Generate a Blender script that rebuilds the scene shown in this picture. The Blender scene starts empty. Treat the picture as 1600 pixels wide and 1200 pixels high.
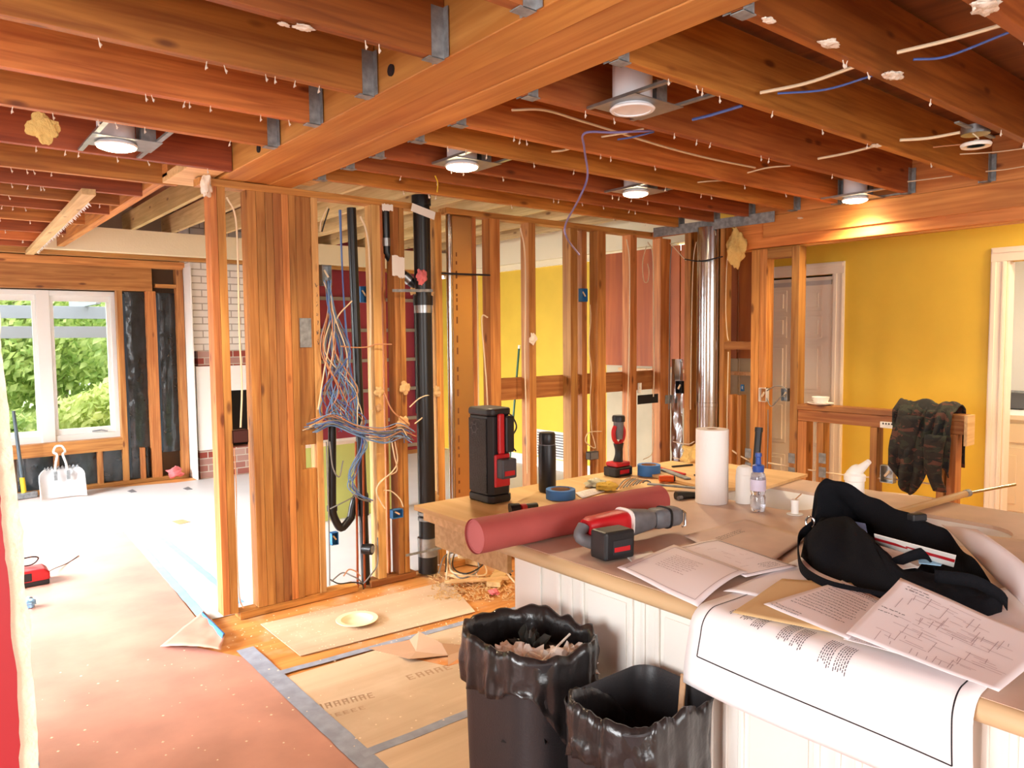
import bpy, bmesh, math, random
from mathutils import Vector, Matrix, noise
from mathutils.geometry import tessellate_polygon
PI = math.pi
rnd = random.Random(7)
sc = bpy.context.scene
COL = sc.collection

# ------------------------------------------------------------------ camera
FPX = 1164.0
YAW, PIT, ROL = [math.radians(a) for a in (38.97, 3.62, -0.527)]
EYE = Vector((0, 0, 1.55))
_cy, _sy = math.cos(YAW), math.sin(YAW)
FW = Vector((_sy*math.cos(PIT), _cy*math.cos(PIT), -math.sin(PIT)))
_R = Vector((_cy, -_sy, 0.0)); _U = _R.cross(FW)
RT = _R*math.cos(ROL) + _U*math.sin(ROL)
UP = -_R*math.sin(ROL) + _U*math.cos(ROL)
cam = bpy.data.cameras.new('camera'); camo = bpy.data.objects.new('camera', cam)
COL.objects.link(camo); sc.camera = camo
cam.sensor_fit = 'HORIZONTAL'; cam.sensor_width = 36.0; cam.lens = 36.0*FPX/1600.0
cam.clip_start = 0.05; cam.clip_end = 200
mw = Matrix((RT, UP, -FW)).transposed().to_4x4(); mw.translation = EYE
camo.matrix_world = mw

# ------------------------------------------------------------------ colour management, world, lights
sc.view_settings.view_transform = 'Standard'; sc.view_settings.look = 'None'
sc.view_settings.gamma = 1.0; sc.view_settings.use_curve_mapping = False
sc.view_settings.exposure = 0.0
W = bpy.data.worlds.new('world'); sc.world = W; W.use_nodes = True
bgn = W.node_tree.nodes['Background']
bgn.inputs[0].default_value = (0.93, 0.97, 1.0, 1); bgn.inputs[1].default_value = 4.4

def area(name, loc, aim, sx, sy, power, col=(1, 1, 1), spread=180):
    l = bpy.data.lights.new(name, 'AREA'); l.shape = 'RECTANGLE'; l.size = sx; l.size_y = sy
    l.energy = power; l.color = col; l.spread = math.radians(spread)
    o = bpy.data.objects.new(name, l); COL.objects.link(o); o.location = loc
    o.rotation_euler = (Vector(aim)-Vector(loc)).to_track_quat('-Z', 'Y').to_euler()
    return o
def sun(name, aimdir, power, ang, col=(1, 1, 1)):
    l = bpy.data.lights.new(name, 'SUN'); l.energy = power; l.angle = math.radians(ang); l.color = col
    o = bpy.data.objects.new(name, l); COL.objects.link(o)
    o.rotation_euler = Vector(aimdir).to_track_quat('-Z', 'Y').to_euler()
    return o
# bright hazy sky over the garden, coming in through the far window
sun('hazy_sun', (0.10, -1.0, -0.62), 9.0, 24, (1.0, 0.99, 0.96))
# daylight from the windows of the side wall (left, outside the frame); added fills beside and behind the camera
area('side_window_far', (-1.9, 6.6, 1.5), (0.7, 6.5, 0.0), 2.2, 1.5, 270, (0.93, 0.97, 1.0), 85)
area('side_window_near', (-2.1, 4.0, 1.25), (0.5, 4.15, 0.0), 0.75, 1.4, 34, (0.95, 0.98, 1.0), 50)
area('kitchen_side_fill', (-2.1, 0.35, 1.5), (1.45, 0.8, 0.6), 1.0, 1.3, 105, (0.97, 0.985, 1.0))  # added fill for the cabinet front, no window known here
area('rear_fill', (0.7, -2.7, 1.6), (2.4, 3.2, 1.0), 2.2, 1.5, 62, (1.0, 0.985, 0.97))  # unseen fill added behind the camera, standing in for flash-like light
area('hall_fill', (5.35, 0.75, 2.38), (5.5, 1.2, 0), 0.3, 0.3, 40, (1.0, 0.76, 0.42))  # unseen warm lamp added to brighten the hall and its door

# ------------------------------------------------------------------ pixel -> point on a known plane
def ray(u, v): return FW + (u-800)/FPX*RT - (v-600)/FPX*UP
def at(u, v, x=None, y=None, z=None):
    r = ray(u, v)
    t = x/r.x if x is not None else (y/r.y if y is not None else (z-EYE.z)/r.z)
    return EYE + r*t

# ------------------------------------------------------------------ materials
def nt(name):
    m = bpy.data.materials.new(name); m.use_nodes = True
    return m, m.node_tree, m.node_tree.nodes, m.node_tree.links, m.node_tree.nodes['Principled BSDF']
def srgb(c):
    return tuple(((x/12.92) if x <= 0.04045 else ((x+0.055)/1.055)**2.4) for x in [k/255.0 for k in c]) + (1,)
def plain(name, rgb, rough=0.6, metal=0.0, spec=0.5, trans=0.0, bump=0.0, bscale=40, emit=0.0, var=0.0, vscale=4, ecol=None, coat=0.0):
    m, t, n, l, b = nt(name)
    c = srgb(rgb)
    b.inputs['Base Color'].default_value = c; b.inputs['Roughness'].default_value = rough
    b.inputs['Metallic'].default_value = metal; b.inputs['Specular IOR Level'].default_value = spec
    b.inputs['Transmission Weight'].default_value = trans; b.inputs['Coat Weight'].default_value = coat
    if emit:
        b.inputs['Emission Color'].default_value = ecol or c; b.inputs['Emission Strength'].default_value = emit
    tc = n.new('ShaderNodeTexCoord')
    if var:
        nz = n.new('ShaderNodeTexNoise'); nz.inputs['Scale'].default_value = vscale; nz.inputs['Detail'].default_value = 6
        mx = n.new('ShaderNodeMix'); mx.data_type = 'RGBA'
        l.new(tc.outputs['Object'], nz.inputs['Vector'])
        rp = n.new('ShaderNodeValToRGB'); rp.color_ramp.elements[0].position = 0.35; rp.color_ramp.elements[1].position = 0.7
        l.new(nz.outputs['Fac'], rp.inputs[0]); l.new(rp.outputs[0], mx.inputs[0])
        mx.inputs[6].default_value = tuple(x*(1-var) for x in c[:3])+(1,)
        mx.inputs[7].default_value = tuple(min(1, x*(1+var*0.5)) for x in c[:3])+(1,)
        l.new(mx.outputs[2], b.inputs['Base Color'])
    if bump:
        nz = n.new('ShaderNodeTexNoise'); nz.inputs['Scale'].default_value = bscale; nz.inputs['Detail'].default_value = 5
        bp = n.new('ShaderNodeBump'); bp.inputs['Strength'].default_value = bump; bp.inputs['Distance'].default_value = 0.01
        l.new(tc.outputs['Object'], nz.inputs['Vector']); l.new(nz.outputs['Fac'], bp.inputs['Height']); l.new(bp.outputs[0], b.inputs['Normal'])
    return m
def wood(name, dark, light, axis, rough=0.55, vary=0.35, knots=True, dirt=0.0, fine=26):
    m, t, n, l, b = nt(name)
    tc = n.new('ShaderNodeTexCoord'); oi = n.new('ShaderNodeObjectInfo')
    ad = n.new('ShaderNodeVectorMath'); ad.operation = 'ADD'
    sc3 = n.new('ShaderNodeVectorMath'); sc3.operation = 'SCALE'; sc3.inputs[0].default_value = (37.1, 19.7, 53.3)
    l.new(oi.outputs['Random'], sc3.inputs['Scale']); l.new(tc.outputs['Object'], ad.inputs[0]); l.new(sc3.outputs[0], ad.inputs[1])
    mp = n.new('ShaderNodeMapping'); s = [fine, fine, fine]; s[axis] = fine*0.05
    mp.inputs['Scale'].default_value = s; l.new(ad.outputs[0], mp.inputs['Vector'])
    nz = n.new('ShaderNodeTexNoise'); nz.inputs['Scale'].default_value = 1.6; nz.inputs['Detail'].default_value = 7; nz.inputs['Distortion'].default_value = 0.6
    l.new(mp.outputs[0], nz.inputs['Vector'])
    rp = n.new('ShaderNodeValToRGB'); rp.color_ramp.elements[0].position = 0.33; rp.color_ramp.elements[1].position = 0.66
    rp.color_ramp.elements[0].color = srgb(dark); rp.color_ramp.elements[1].color = srgb(light)
    l.new(nz.outputs['Fac'], rp.inputs[0])
    # broad tone change along the board
    n2 = n.new('ShaderNodeTexNoise'); n2.inputs['Scale'].default_value = 1.3; n2.inputs['Detail'].default_value = 3
    l.new(ad.outputs[0], n2.inputs['Vector'])
    hs = n.new('ShaderNodeHueSaturation')
    mr = n.new('ShaderNodeMapRange'); mr.inputs[3].default_value = 1-vary; mr.inputs[4].default_value = 1+vary*0.55
    l.new(oi.outputs['Random'], mr.inputs[0])
    mr2 = n.new('ShaderNodeMapRange'); mr2.inputs[1].default_value = 0.3; mr2.inputs[2].default_value = 0.7; mr2.inputs[3].default_value = 0.8; mr2.inputs[4].default_value = 1.15
    l.new(n2.outputs['Fac'], mr2.inputs[0])
    mu = n.new('ShaderNodeMath'); mu.operation = 'MULTIPLY'; l.new(mr.outputs[0], mu.inputs[0]); l.new(mr2.outputs[0], mu.inputs[1])
    fr = n.new('ShaderNodeMath'); fr.operation = 'MULTIPLY'; fr.inputs[1].default_value = 7.31; l.new(oi.outputs['Random'], fr.inputs[0])
    fc = n.new('ShaderNodeMath'); fc.operation = 'FRACT'; l.new(fr.outputs[0], fc.inputs[0])
    mh = n.new('ShaderNodeMapRange'); mh.inputs[3].default_value = 0.496; mh.inputs[4].default_value = 0.514; l.new(fc.outputs[0], mh.inputs[0])
    l.new(rp.outputs[0], hs.inputs['Color']); l.new(mu.outputs[0], hs.inputs['Value']); l.new(mh.outputs[0], hs.inputs['Hue'])
    out = hs.outputs[0]
    if knots:
        mk = n.new('ShaderNodeMapping'); sk = [9, 9, 9]; sk[axis] = 3.2; mk.inputs['Scale'].default_value = sk
        l.new(ad.outputs[0], mk.inputs['Vector'])
        vo = n.new('ShaderNodeTexVoronoi'); vo.inputs['Scale'].default_value = 1.0; l.new(mk.outputs[0], vo.inputs['Vector'])
        kr = n.new('ShaderNodeValToRGB'); kr.color_ramp.elements[0].position = 0.07; kr.color_ramp.elements[1].position = 0.15
        kr.color_ramp.elements[0].color = (0.25, 0.13, 0.08, 1); kr.color_ramp.elements[1].color = (1, 1, 1, 1)
        l.new(vo.outputs['Distance'], kr.inputs[0])
        mm = n.new('ShaderNodeMix'); mm.data_type = 'RGBA'; mm.blend_type = 'MULTIPLY'; mm.inputs[0].default_value = 0.8
        l.new(out, mm.inputs[6]); l.new(kr.outputs[0], mm.inputs[7]); out = mm.outputs[2]
    if dirt:
        n3 = n.new('ShaderNodeTexNoise'); n3.inputs['Scale'].default_value = 5; n3.inputs['Detail'].default_value = 8
        l.new(tc.outputs['Object'], n3.inputs['Vector'])
        r3 = n.new('ShaderNodeValToRGB'); r3.color_ramp.elements[0].position = 0.52; r3.color_ramp.elements[1].position = 0.68
        l.new(n3.outputs['Fac'], r3.inputs[0])
        mt = n.new('ShaderNodeMath'); mt.operation = 'MULTIPLY'; mt.inputs[1].default_value = dirt; l.new(r3.outputs[0], mt.inputs[0])
        m3 = n.new('ShaderNodeMix'); m3.data_type = 'RGBA'; m3.inputs[7].default_value = srgb((214, 190, 165))
        l.new(mt.outputs[0], m3.inputs[0]); l.new(out, m3.inputs[6]); out = m3.outputs[2]
    l.new(out, b.inputs['Base Color']); b.inputs['Roughness'].default_value = rough
    bp = n.new('ShaderNodeBump'); bp.inputs['Strength'].default_value = 0.25; bp.inputs['Distance'].default_value = 0.004
    l.new(nz.outputs['Fac'], bp.inputs['Height']); l.new(bp.outputs[0], b.inputs['Normal'])
    return m
DK, LT = (164, 94, 44), (206, 138, 76)
WZ = wood('stud_wood', DK, LT, 2); WX = wood('plate_wood', DK, LT, 0); WY = wood('rail_wood', DK, LT, 1)
PZ = wood('pale_stud_wood', (204, 146, 84), (230, 178, 114), 2, vary=0.1)
JX = wood('joist_wood', (160, 82, 34), (202, 122, 58), 0, vary=0.3)  # redder than the studs, some ceiling shade mixed into the colour
JRED = wood('shaded_joist_wood', (132, 58, 24), (168, 84, 38), 0, vary=0.15)  # darkest joists: mostly ceiling shade put into the wood colour
BMY = wood('beam_wood', (184, 106, 50), (210, 140, 78), 1, vary=0.05, fine=16, knots=False)
HDY = wood('header_wood', (190, 110, 48), (222, 146, 74), 1, vary=0.1, fine=18)
CREAMY = wood('cream_rafter_wood', (190, 156, 104), (214, 184, 132), 1, vary=0.08)
PALE = wood('block_wood', (206, 158, 104), (232, 190, 138), 0, vary=0.15, knots=False)
PLYR = wood('red_plywood', (150, 66, 22), (190, 98, 40), 2, vary=0.1, fine=7, knots=False)
DECK = wood('deck_board', (104, 50, 26), (140, 76, 42), 1, vary=0.1, fine=9)
PLYTAN = wood('plywood_tan', (206, 158, 104), (230, 188, 138), 1, vary=0.08, fine=8, knots=False)
FLOORW = wood('bare_subfloor', (184, 108, 52), (214, 146, 84), 0, vary=0.02, fine=10, knots=False, dirt=0.5)
HARDB = wood('floor_hardboard', (200, 170, 142), (216, 190, 164), 0, vary=0.05, fine=5, knots=False, dirt=0.55)
NOSE = wood('counter_nose_wood', (196, 160, 118), (214, 182, 142), 1, vary=0.0, fine=10, knots=False)
HANDW = wood('handle_wood', (178, 132, 84), (205, 160, 112), 0, vary=0.0, knots=False)
YEL = plain('yellow_paint', (230, 190, 62), 0.6, var=0.05)
GRN = plain('green_paint', (206, 216, 124), 0.6, var=0.05)
REDP = plain('red_paint', (170, 32, 40), 0.5)
MAROON = plain('maroon_paint', (150, 46, 62), 0.6, var=0.15, vscale=2)
WHT = plain('white_paint', (244, 240, 232), 0.45)
CREAM = plain('cream_paint', (240, 226, 190), 0.7, bump=0.15, bscale=60)
TRIMW = plain('trim_paint', (244, 230, 210), 0.4)
WFR = plain('window_frame_white', (238, 240, 236), 0.4)
GYP = plain('torn_gypsum', (236, 224, 196), 0.9, bump=0.6, bscale=40)
BLKP = plain('black_pipe', (22, 22, 24), 0.35)
DBLK = plain('black_plastic', (26, 26, 29), 0.45)
BINM = plain('bin_plastic', (44, 42, 44), 0.45, bump=0.1, bscale=200)
BAGM = plain('bin_liner', (34, 31, 31), 0.3, bump=0.9, bscale=11, coat=0.2)
CLOTHB = plain('bag_fabric', (17, 17, 21), 0.9, bump=0.3, bscale=300, spec=0.15)
REDT = plain('tool_red', (196, 28, 36), 0.4)
GREYT = plain('tool_grey', (112, 112, 116), 0.5, var=0.2, vscale=30)
GALV = plain('galvanised', (170, 172, 172), 0.35, metal=0.9, var=0.2, vscale=20)
GALD = plain('dull_galvanised', (150, 154, 156), 0.6, metal=0.25, var=0.35, vscale=30)
STEEL = plain('steel', (190, 190, 190), 0.25, metal=1.0)
DUCT = plain('duct_metal', (205, 205, 205), 0.16, metal=1.0, bump=0.15, bscale=5)
COPPER = plain('copper', (170, 92, 56), 0.35, metal=0.9)
CABW = plain('white_cable_jacket', (226, 204, 170), 0.5); CABB = plain('blue_cable_jacket', (74, 100, 168), 0.45)
CABL = plain('light_blue_cable_jacket', (104, 140, 186), 0.45)
CABG = plain('grey_cable_jacket', (122, 120, 116), 0.5); CABK = plain('black_cable_jacket', (30, 28, 28), 0.5); CABO = plain('orange_cable_jacket', (196, 138, 98), 0.5)
BLUEBOX = plain('blue_box_plastic', (52, 118, 176), 0.5)
TAPEB = plain('painter_tape', (62, 128, 206), 0.6)
TAPEG = plain('dusty_tape', (150, 158, 176), 0.7, var=0.2, vscale=14)
TAPEF = plain('faded_blue_tape', (140, 184, 220), 0.7, var=0.12, vscale=10)
PAPR = plain('rosin_paper', (200, 148, 132), 0.38, var=0.2, vscale=3.0, bump=0.25, bscale=5, spec=0.55)
PAPW = plain('glare_white_cover', (212, 208, 206), 0.45, var=0.06, vscale=2, bump=0.15, bscale=4)  # window glare on the far floor put into this near-white colour
ROLLM = plain('rosin_roll_paper', (178, 82, 76), 0.7, var=0.1, vscale=8)
LAM = plain('dusty_laminate', (216, 186, 164), 0.42, var=0.16, vscale=5)
SHT = plain('drawing_paper', (246, 240, 240), 0.7); SHP = plain('pinkish_drawing_paper', (246, 236, 238), 0.7)
MANILA = plain('manila_paper', (224, 190, 138), 0.7)
DUSTP = plain('dusty_plan_paper', (220, 194, 176), 0.6, var=0.1, vscale=8)
INK = plain('ink', (70, 64, 74), 0.7); INKL = plain('pale_ink', (186, 166, 170), 0.7); INKD = plain('black_ink', (26, 24, 30), 0.6)
PLASTER = plain('plaster_scrap', (236, 224, 208), 0.9, bump=0.5, bscale=80)
PNK = plain('pink_insulation', (226, 120, 122), 0.95, bump=0.8, bscale=60)
YIN = plain('yellow_insulation', (226, 188, 112), 0.95, bump=0.8, bscale=60)
BPL = plain('black_vapour_plastic', (40, 50, 54), 0.25, bump=0.9, bscale=9, var=0.4, vscale=6, coat=0.4)
BPB = plain('blue_vapour_flap', (62, 88, 110), 0.3, bump=0.3, bscale=9)
BRKR = plain('red_brick', (150, 74, 62), 0.85, var=0.3, vscale=20, bump=0.5, bscale=60)
PORC = plain('sink_porcelain', (250, 248, 244), 0.2)
TOWEL = plain('paper_towel', (246, 240, 234), 0.95, bump=0.2, bscale=90)
CARD = plain('cardboard', (186, 140, 96), 0.8)
GLOW = plain('lamp_glow', (255, 244, 214), 0.5, emit=26.0, ecol=(1.0, 0.84, 0.50, 1))
CANW = plain('can_white', (236, 236, 240), 0.4)
CLEAR = plain('clear_plastic', (225, 228, 240), 0.08, trans=0.85)
BCAP = plain('blue_cap', (40, 78, 160), 0.4)
GLASSM, _t, _n, _l, _b = nt('window_glass')
_b.inputs['Base Color'].default_value = (1, 1, 1, 1); _b.inputs['Roughness'].default_value = 0.0
_b.inputs['Transmission Weight'].default_value = 1.0; _b.inputs['IOR'].default_value = 1.05
TILE = plain('pale_plastic', (232, 228, 218), 0.5)
ORFL = plain('warm_wood_floor', (214, 150, 90), 0.4)
YPL = plain('yellow_grip', (226, 196, 40), 0.5)

def white_brick(name, painted, brick, mortar, fac):
    m, t, n, l, b = nt(name)
    tc = n.new('ShaderNodeTexCoord'); mp = n.new('ShaderNodeMapping'); mp.inputs['Rotation'].default_value = (PI/2, 0, 0)
    l.new(tc.outputs['Object'], mp.inputs[0])
    br = n.new('ShaderNodeTexBrick'); br.inputs['Scale'].default_value = 1; br.inputs['Brick Width'].default_value = 0.21
    br.inputs['Row Height'].default_value = 0.075; br.inputs['Mortar Size'].default_value = 0.006
    br.inputs['Color1'].default_value = srgb(painted); br.inputs['Color2'].default_value = srgb(brick); br.inputs['Mortar'].default_value = srgb(mortar)
    br.inputs['Bias'].default_value = fac
    l.new(mp.outputs[0], br.inputs['Vector']); l.new(br.outputs['Color'], b.inputs['Base Color'])
    bp = n.new('ShaderNodeBump'); bp.inputs['Strength'].default_value = 0.6; bp.inputs['Distance'].default_value = 0.01; bp.invert = True
    l.new(br.outputs['Fac'], bp.inputs['Height']); l.new(bp.outputs[0], b.inputs['Normal']); b.inputs['Roughness'].default_value = 0.7
    return m
WBRK = white_brick('painted_brick', (240, 234, 224), (232, 222, 210), (176, 164, 150), -0.3)
RBRK = white_brick('bare_red_brick', (150, 66, 54), (206, 190, 176), (196, 180, 164), -0.5)

def camo_mat():
    m, t, n, l, b = nt('camouflage_cloth')
    tc = n.new('ShaderNodeTexCoord')
    def layer(scale, thr, seed):
        mp = n.new('ShaderNodeMapping'); mp.inputs['Location'].default_value = (seed, seed*2, seed); mp.inputs['Scale'].default_value = (1, 0.7, 1.5)
        nz = n.new('ShaderNodeTexNoise'); nz.inputs['Scale'].default_value = scale; nz.inputs['Detail'].default_value = 2; nz.inputs['Distortion'].default_value = 0.8
        l.new(tc.outputs['Object'], mp.inputs[0]); l.new(mp.outputs[0], nz.inputs['Vector'])
        r = n.new('ShaderNodeValToRGB'); r.color_ramp.interpolation = 'CONSTANT'; r.color_ramp.elements[1].position = thr
        l.new(nz.outputs['Fac'], r.inputs[0]); return r.outputs[0]
    col = None
    prev = srgb((36, 30, 25))
    for (s_, th, sd, c) in ((12, 0.52, 1.3, (42, 44, 32)), (15, 0.58, 7.7, (80, 48, 36)), (14, 0.56, 4.1, (24, 22, 22))):
        mx = n.new('ShaderNodeMix'); mx.data_type = 'RGBA'; l.new(layer(s_, th, sd), mx.inputs[0])
        if col is None: mx.inputs[6].default_value = prev
        else: l.new(col, mx.inputs[6])
        mx.inputs[7].default_value = srgb(c); col = mx.outputs[2]
    l.new(col, b.inputs['Base Color']); b.inputs['Roughness'].default_value = 0.9
    return m
CAMO = camo_mat()
def leaf_mat(name, a, c):
    m, t, n, l, b = nt(name)
    gi = n.new('ShaderNodeTexCoord'); nz = n.new('ShaderNodeTexNoise'); nz.inputs['Scale'].default_value = 5; nz.inputs['Detail'].default_value = 6
    l.new(gi.outputs['Object'], nz.inputs['Vector'])
    r = n.new('ShaderNodeValToRGB'); r.color_ramp.elements[0].position = 0.38; r.color_ramp.elements[1].position = 0.62
    r.color_ramp.elements[0].color = srgb(a); r.color_ramp.elements[1].color = srgb(c)
    l.new(nz.outputs['Fac'], r.inputs[0]); l.new(r.outputs[0], b.inputs['Base Color']); b.inputs['Roughness'].default_value = 0.6
    tr = n.new('ShaderNodeBsdfTranslucent'); l.new(r.outputs[0], tr.inputs[0]); ms = n.new('ShaderNodeMixShader'); ms.inputs[0].default_value = 0.5
    l.new(b.outputs[0], ms.inputs[1]); l.new(tr.outputs[0], ms.inputs[2]); l.new(ms.outputs[0], n['Material Output'].inputs['Surface'])
    return m
LEAF1 = leaf_mat('green_leaves', (142, 170, 92), (222, 232, 158)); LEAF2 = leaf_mat('yellow_green_leaves', (186, 202, 116), (242, 244, 180)); LEAF3 = leaf_mat('pink_leaves', (196, 120, 110), (224, 178, 150))
BARK = plain('pale_bark', (170, 158, 142), 0.9, bump=0.4)
GRASS = plain('lawn', (120, 146, 70), 0.9, var=0.3)

# ------------------------------------------------------------------ mesh builder
ORI = {}
class MB:
    def __init__(s): s.v = []; s.f = []
    def add(s, vs, fs):
        o = len(s.v); s.v += [Vector(p) for p in vs]; s.f += [[i+o for i in f] for f in fs]; return s
    def box(s, a, b):
        x0, y0, z0 = [min(p, q) for p, q in zip(a, b)]; x1, y1, z1 = [max(p, q) for p, q in zip(a, b)]
        return s.add([(x0,y0,z0),(x1,y0,z0),(x1,y1,z0),(x0,y1,z0),(x0,y0,z1),(x1,y0,z1),(x1,y1,z1),(x0,y1,z1)],
                     [(0,3,2,1),(4,5,6,7),(0,1,5,4),(1,2,6,5),(2,3,7,6),(3,0,4,7)])
    def bar(s, p, q, w, h, up=(0,0,1)):   # rectangular bar from p to q
        p = Vector(p); q = Vector(q); d = (q-p).normalized(); u = Vector(up)
        sd = d.cross(u)
        if sd.length < 1e-4: sd = d.cross(Vector((1,0,0)))
        sd.normalize(); u = sd.cross(d)
        vs = [c + sd*(w/2*a) + u*(h/2*b) for c in (p, q) for a, b in ((-1,-1),(1,-1),(1,1),(-1,1))]
        return s.add(vs, [(0,1,2,3),(7,6,5,4),(0,4,5,1),(1,5,6,2),(2,6,7,3),(3,7,4,0)])
    def tube(s, pts, r, n=8, cap=True):
        pts = [Vector(p) for p in pts]; rs = r if isinstance(r, (list, tuple)) else [r]*len(pts)
        t0 = (pts[1]-pts[0]).normalized(); up = Vector((0,0,1)) if abs(t0.z) < 0.9 else Vector((1,0,0))
        nrm = t0.cross(up).normalized(); rings = []
        for i, p in enumerate(pts):
            t = (pts[min(i+1, len(pts)-1)]-pts[max(i-1, 0)]).normalized()
            nrm = (nrm - t*nrm.dot(t)); nrm = nrm.normalized() if nrm.length > 1e-6 else t.orthogonal().normalized()
            b = t.cross(nrm)
            rings.append([p + (nrm*math.cos(2*PI*k/n) + b*math.sin(2*PI*k/n))*rs[i] for k in range(n)])
        o = len(s.v)
        for g in rings: s.v += g
        for i in range(len(pts)-1):
            for k in range(n):
                a = o+i*n+k; b2 = o+i*n+(k+1) % n
                s.f.append([a, b2, b2+n, a+n])
        if cap: s.f.append([o+k for k in range(n)][::-1]); s.f.append([o+(len(pts)-1)*n+k for k in range(n)])
        return s
    def lathe(s, prof, c, n=24, axis=(0,0,1), ang=0):
        ax = Vector(axis).normalized(); a = ax.orthogonal().normalized() if abs(ax.z) < 0.99 else Vector((1,0,0)); b = ax.cross(a); c = Vector(c)
        o = len(s.v)
        for r, z in prof:
            for k in range(n):
                t = 2*PI*k/n+ang; s.v.append(c + ax*z + (a*math.cos(t)+b*math.sin(t))*r)
        for i in range(len(prof)-1):
            for k in range(n):
                p = o+i*n+k; q = o+i*n+(k+1) % n; s.f.append([p, q, q+n, p+n])
        if prof[0][0] > 1e-6: s.f.append([o+k for k in range(n)][::-1])
        if prof[-1][0] > 1e-6: s.f.append([o+(len(prof)-1)*n+k for k in range(n)])
        return s
    def grid(s, fn, nu, nv, wrap=False):
        o = len(s.v); m = nu if wrap else nu+1
        for j in range(nv+1):
            for i in range(m): s.v.append(Vector(fn(i/nu, j/nv)))
        for j in range(nv):
            for i in range(nu):
                a = o+j*m+i; b = o+j*m+(i+1) % m
                s.f.append([a, b, b+m, a+m])
        return s
    def prism(s, poly, o, ux, uy, uz, d, holes=()):   # polygon (2-D) extruded by d along uz
        o = Vector(o); ux = Vector(ux); uy = Vector(uy); uz = Vector(uz)
        loops = [poly]+list(holes); flat = [p for L in loops for p in L]
        tris = tessellate_polygon([[Vector((p[0], p[1], 0)) for p in L] for L in loops]) if holes else None
        b0 = len(s.v); n = len(flat)
        for k in (0, 1): s.v += [o+ux*p[0]+uy*p[1]+uz*d*k for p in flat]
        if holes:
            s.f += [[b0+i for i in t] for t in tris]; s.f += [[b0+n+i for i in t][::-1] for t in tris]
        else:
            s.f.append([b0+i for i in range(n)][::-1]); s.f.append([b0+n+i for i in range(n)])
        k = 0
        for L in loops:
            m = len(L)
            for i in range(m): s.f.append([b0+k+i, b0+k+(i+1) % m, b0+n+k+(i+1) % m, b0+n+k+i])
            k += m
        return s
    def build(s, name, mat, parent=None, smooth=False, bevel=0.0, solid=0.0, origin=None, fixn=True, sub=0, ang=35, off=0):
        me = bpy.data.meshes.new(name)
        if parent is not None: O = ORI[parent.name]
        elif origin is not None: O = Vector(origin)
        else:
            xs = [p.x for p in s.v]; ys = [p.y for p in s.v]; zs = [p.z for p in s.v]
            O = Vector(((min(xs)+max(xs))/2, (min(ys)+max(ys))/2, min(zs)))
        me.from_pydata([p-O for p in s.v], [], s.f); me.update()
        if fixn:
            bm = bmesh.new(); bm.from_mesh(me); bmesh.ops.recalc_face_normals(bm, faces=bm.faces); bm.to_mesh(me); bm.free()
        for mm in (mat if isinstance(mat, (list, tuple)) else [mat]): me.materials.append(mm)
        if smooth:
            me.shade_smooth(); me.set_sharp_from_angle(angle=math.radians(ang))
        ob = bpy.data.objects.new(name, me); COL.objects.link(ob)
        if parent is not None: ob.parent = parent
        else: ob.location = O
        ORI[ob.name] = O
        if solid:
            md = ob.modifiers.new('solid', 'SOLIDIFY'); md.thickness = solid; md.offset = off
        if bevel:
            md = ob.modifiers.new('bevel', 'BEVEL'); md.width = bevel; md.segments = 2; md.limit_method = 'ANGLE'; md.angle_limit = math.radians(40)
        if sub:
            md = ob.modifiers.new('sub', 'SUBSURF'); md.levels = sub; md.render_levels = sub
        return ob
def tag(o, label=None, cat=None, group=None, kind=None):
    if label: o['label'] = label
    if cat: o['category'] = cat
    if group: o['group'] = group
    if kind: o['kind'] = kind
    return o
def thing(name, loc, label, cat, group=None):
    o = bpy.data.objects.new(name, None); COL.objects.link(o); o.location = loc; o.empty_display_size = 0.05
    ORI[o.name] = Vector(loc); return tag(o, label, cat, group)
def struct(o, label=None): o['kind'] = 'structure'; return o
def crom(pts, n=6):
    pts = [Vector(p) for p in pts]; P = [pts[0]*2-pts[1]]+pts+[pts[-1]*2-pts[-2]]; out = []
    for i in range(1, len(P)-2):
        a, b, c, d = P[i-1:i+3]
        for k in range(n):
            t = k/n; out.append(0.5*((2*b)+(c-a)*t+(2*a-5*b+4*c-d)*t*t+(3*b-a-3*c+d)*t**3))
    out.append(P[-2]); return out
def cable(pts, r, mat, label, group=None, name='cable', cat='cable', n=6, parent=None):
    o = MB().tube(crom(pts, n), r, 6).build(name, mat, parent, smooth=True)
    return tag(o, label, cat, group) if parent is None else o
def bx(name, a, b, mat, label=None, cat=None, group=None, parent=None, bevel=0.002):
    o = MB().box(a, b).build(name, mat, parent, bevel=bevel)
    return tag(o, label, cat, group) if parent is None else o

CT = 0.914   # counter height
# ================================================================== SETTING
ZC = 2.66     # underside of the deck above the joists
struct(MB().box((-2.2, -3, -0.12), (5.8, 9.0, -0.004)).build('floor', FLOORW))
struct(MB().box((5.8, -1.5, -0.12), (9.2, 5.2, -0.004)).build('floor_hall', ORFL))
struct(MB().box((-2.2, -3, ZC), (6.0, 4.2, ZC+0.05)).build('ceiling', DECK))
struct(MB().box((-2.2, 4.2, 2.66), (6.0, 4.24, 3.0)).build('trim_3', CREAM))
struct(MB().box((-2.2, 4.2, 3.0), (6.0, 9.2, 3.05)).build('ceiling_far_room', DECK))
struct(MB().box((5.8, -1.5, 2.45), (9.2, 4.2, 2.5)).build('ceiling_hall', WHT))
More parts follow.
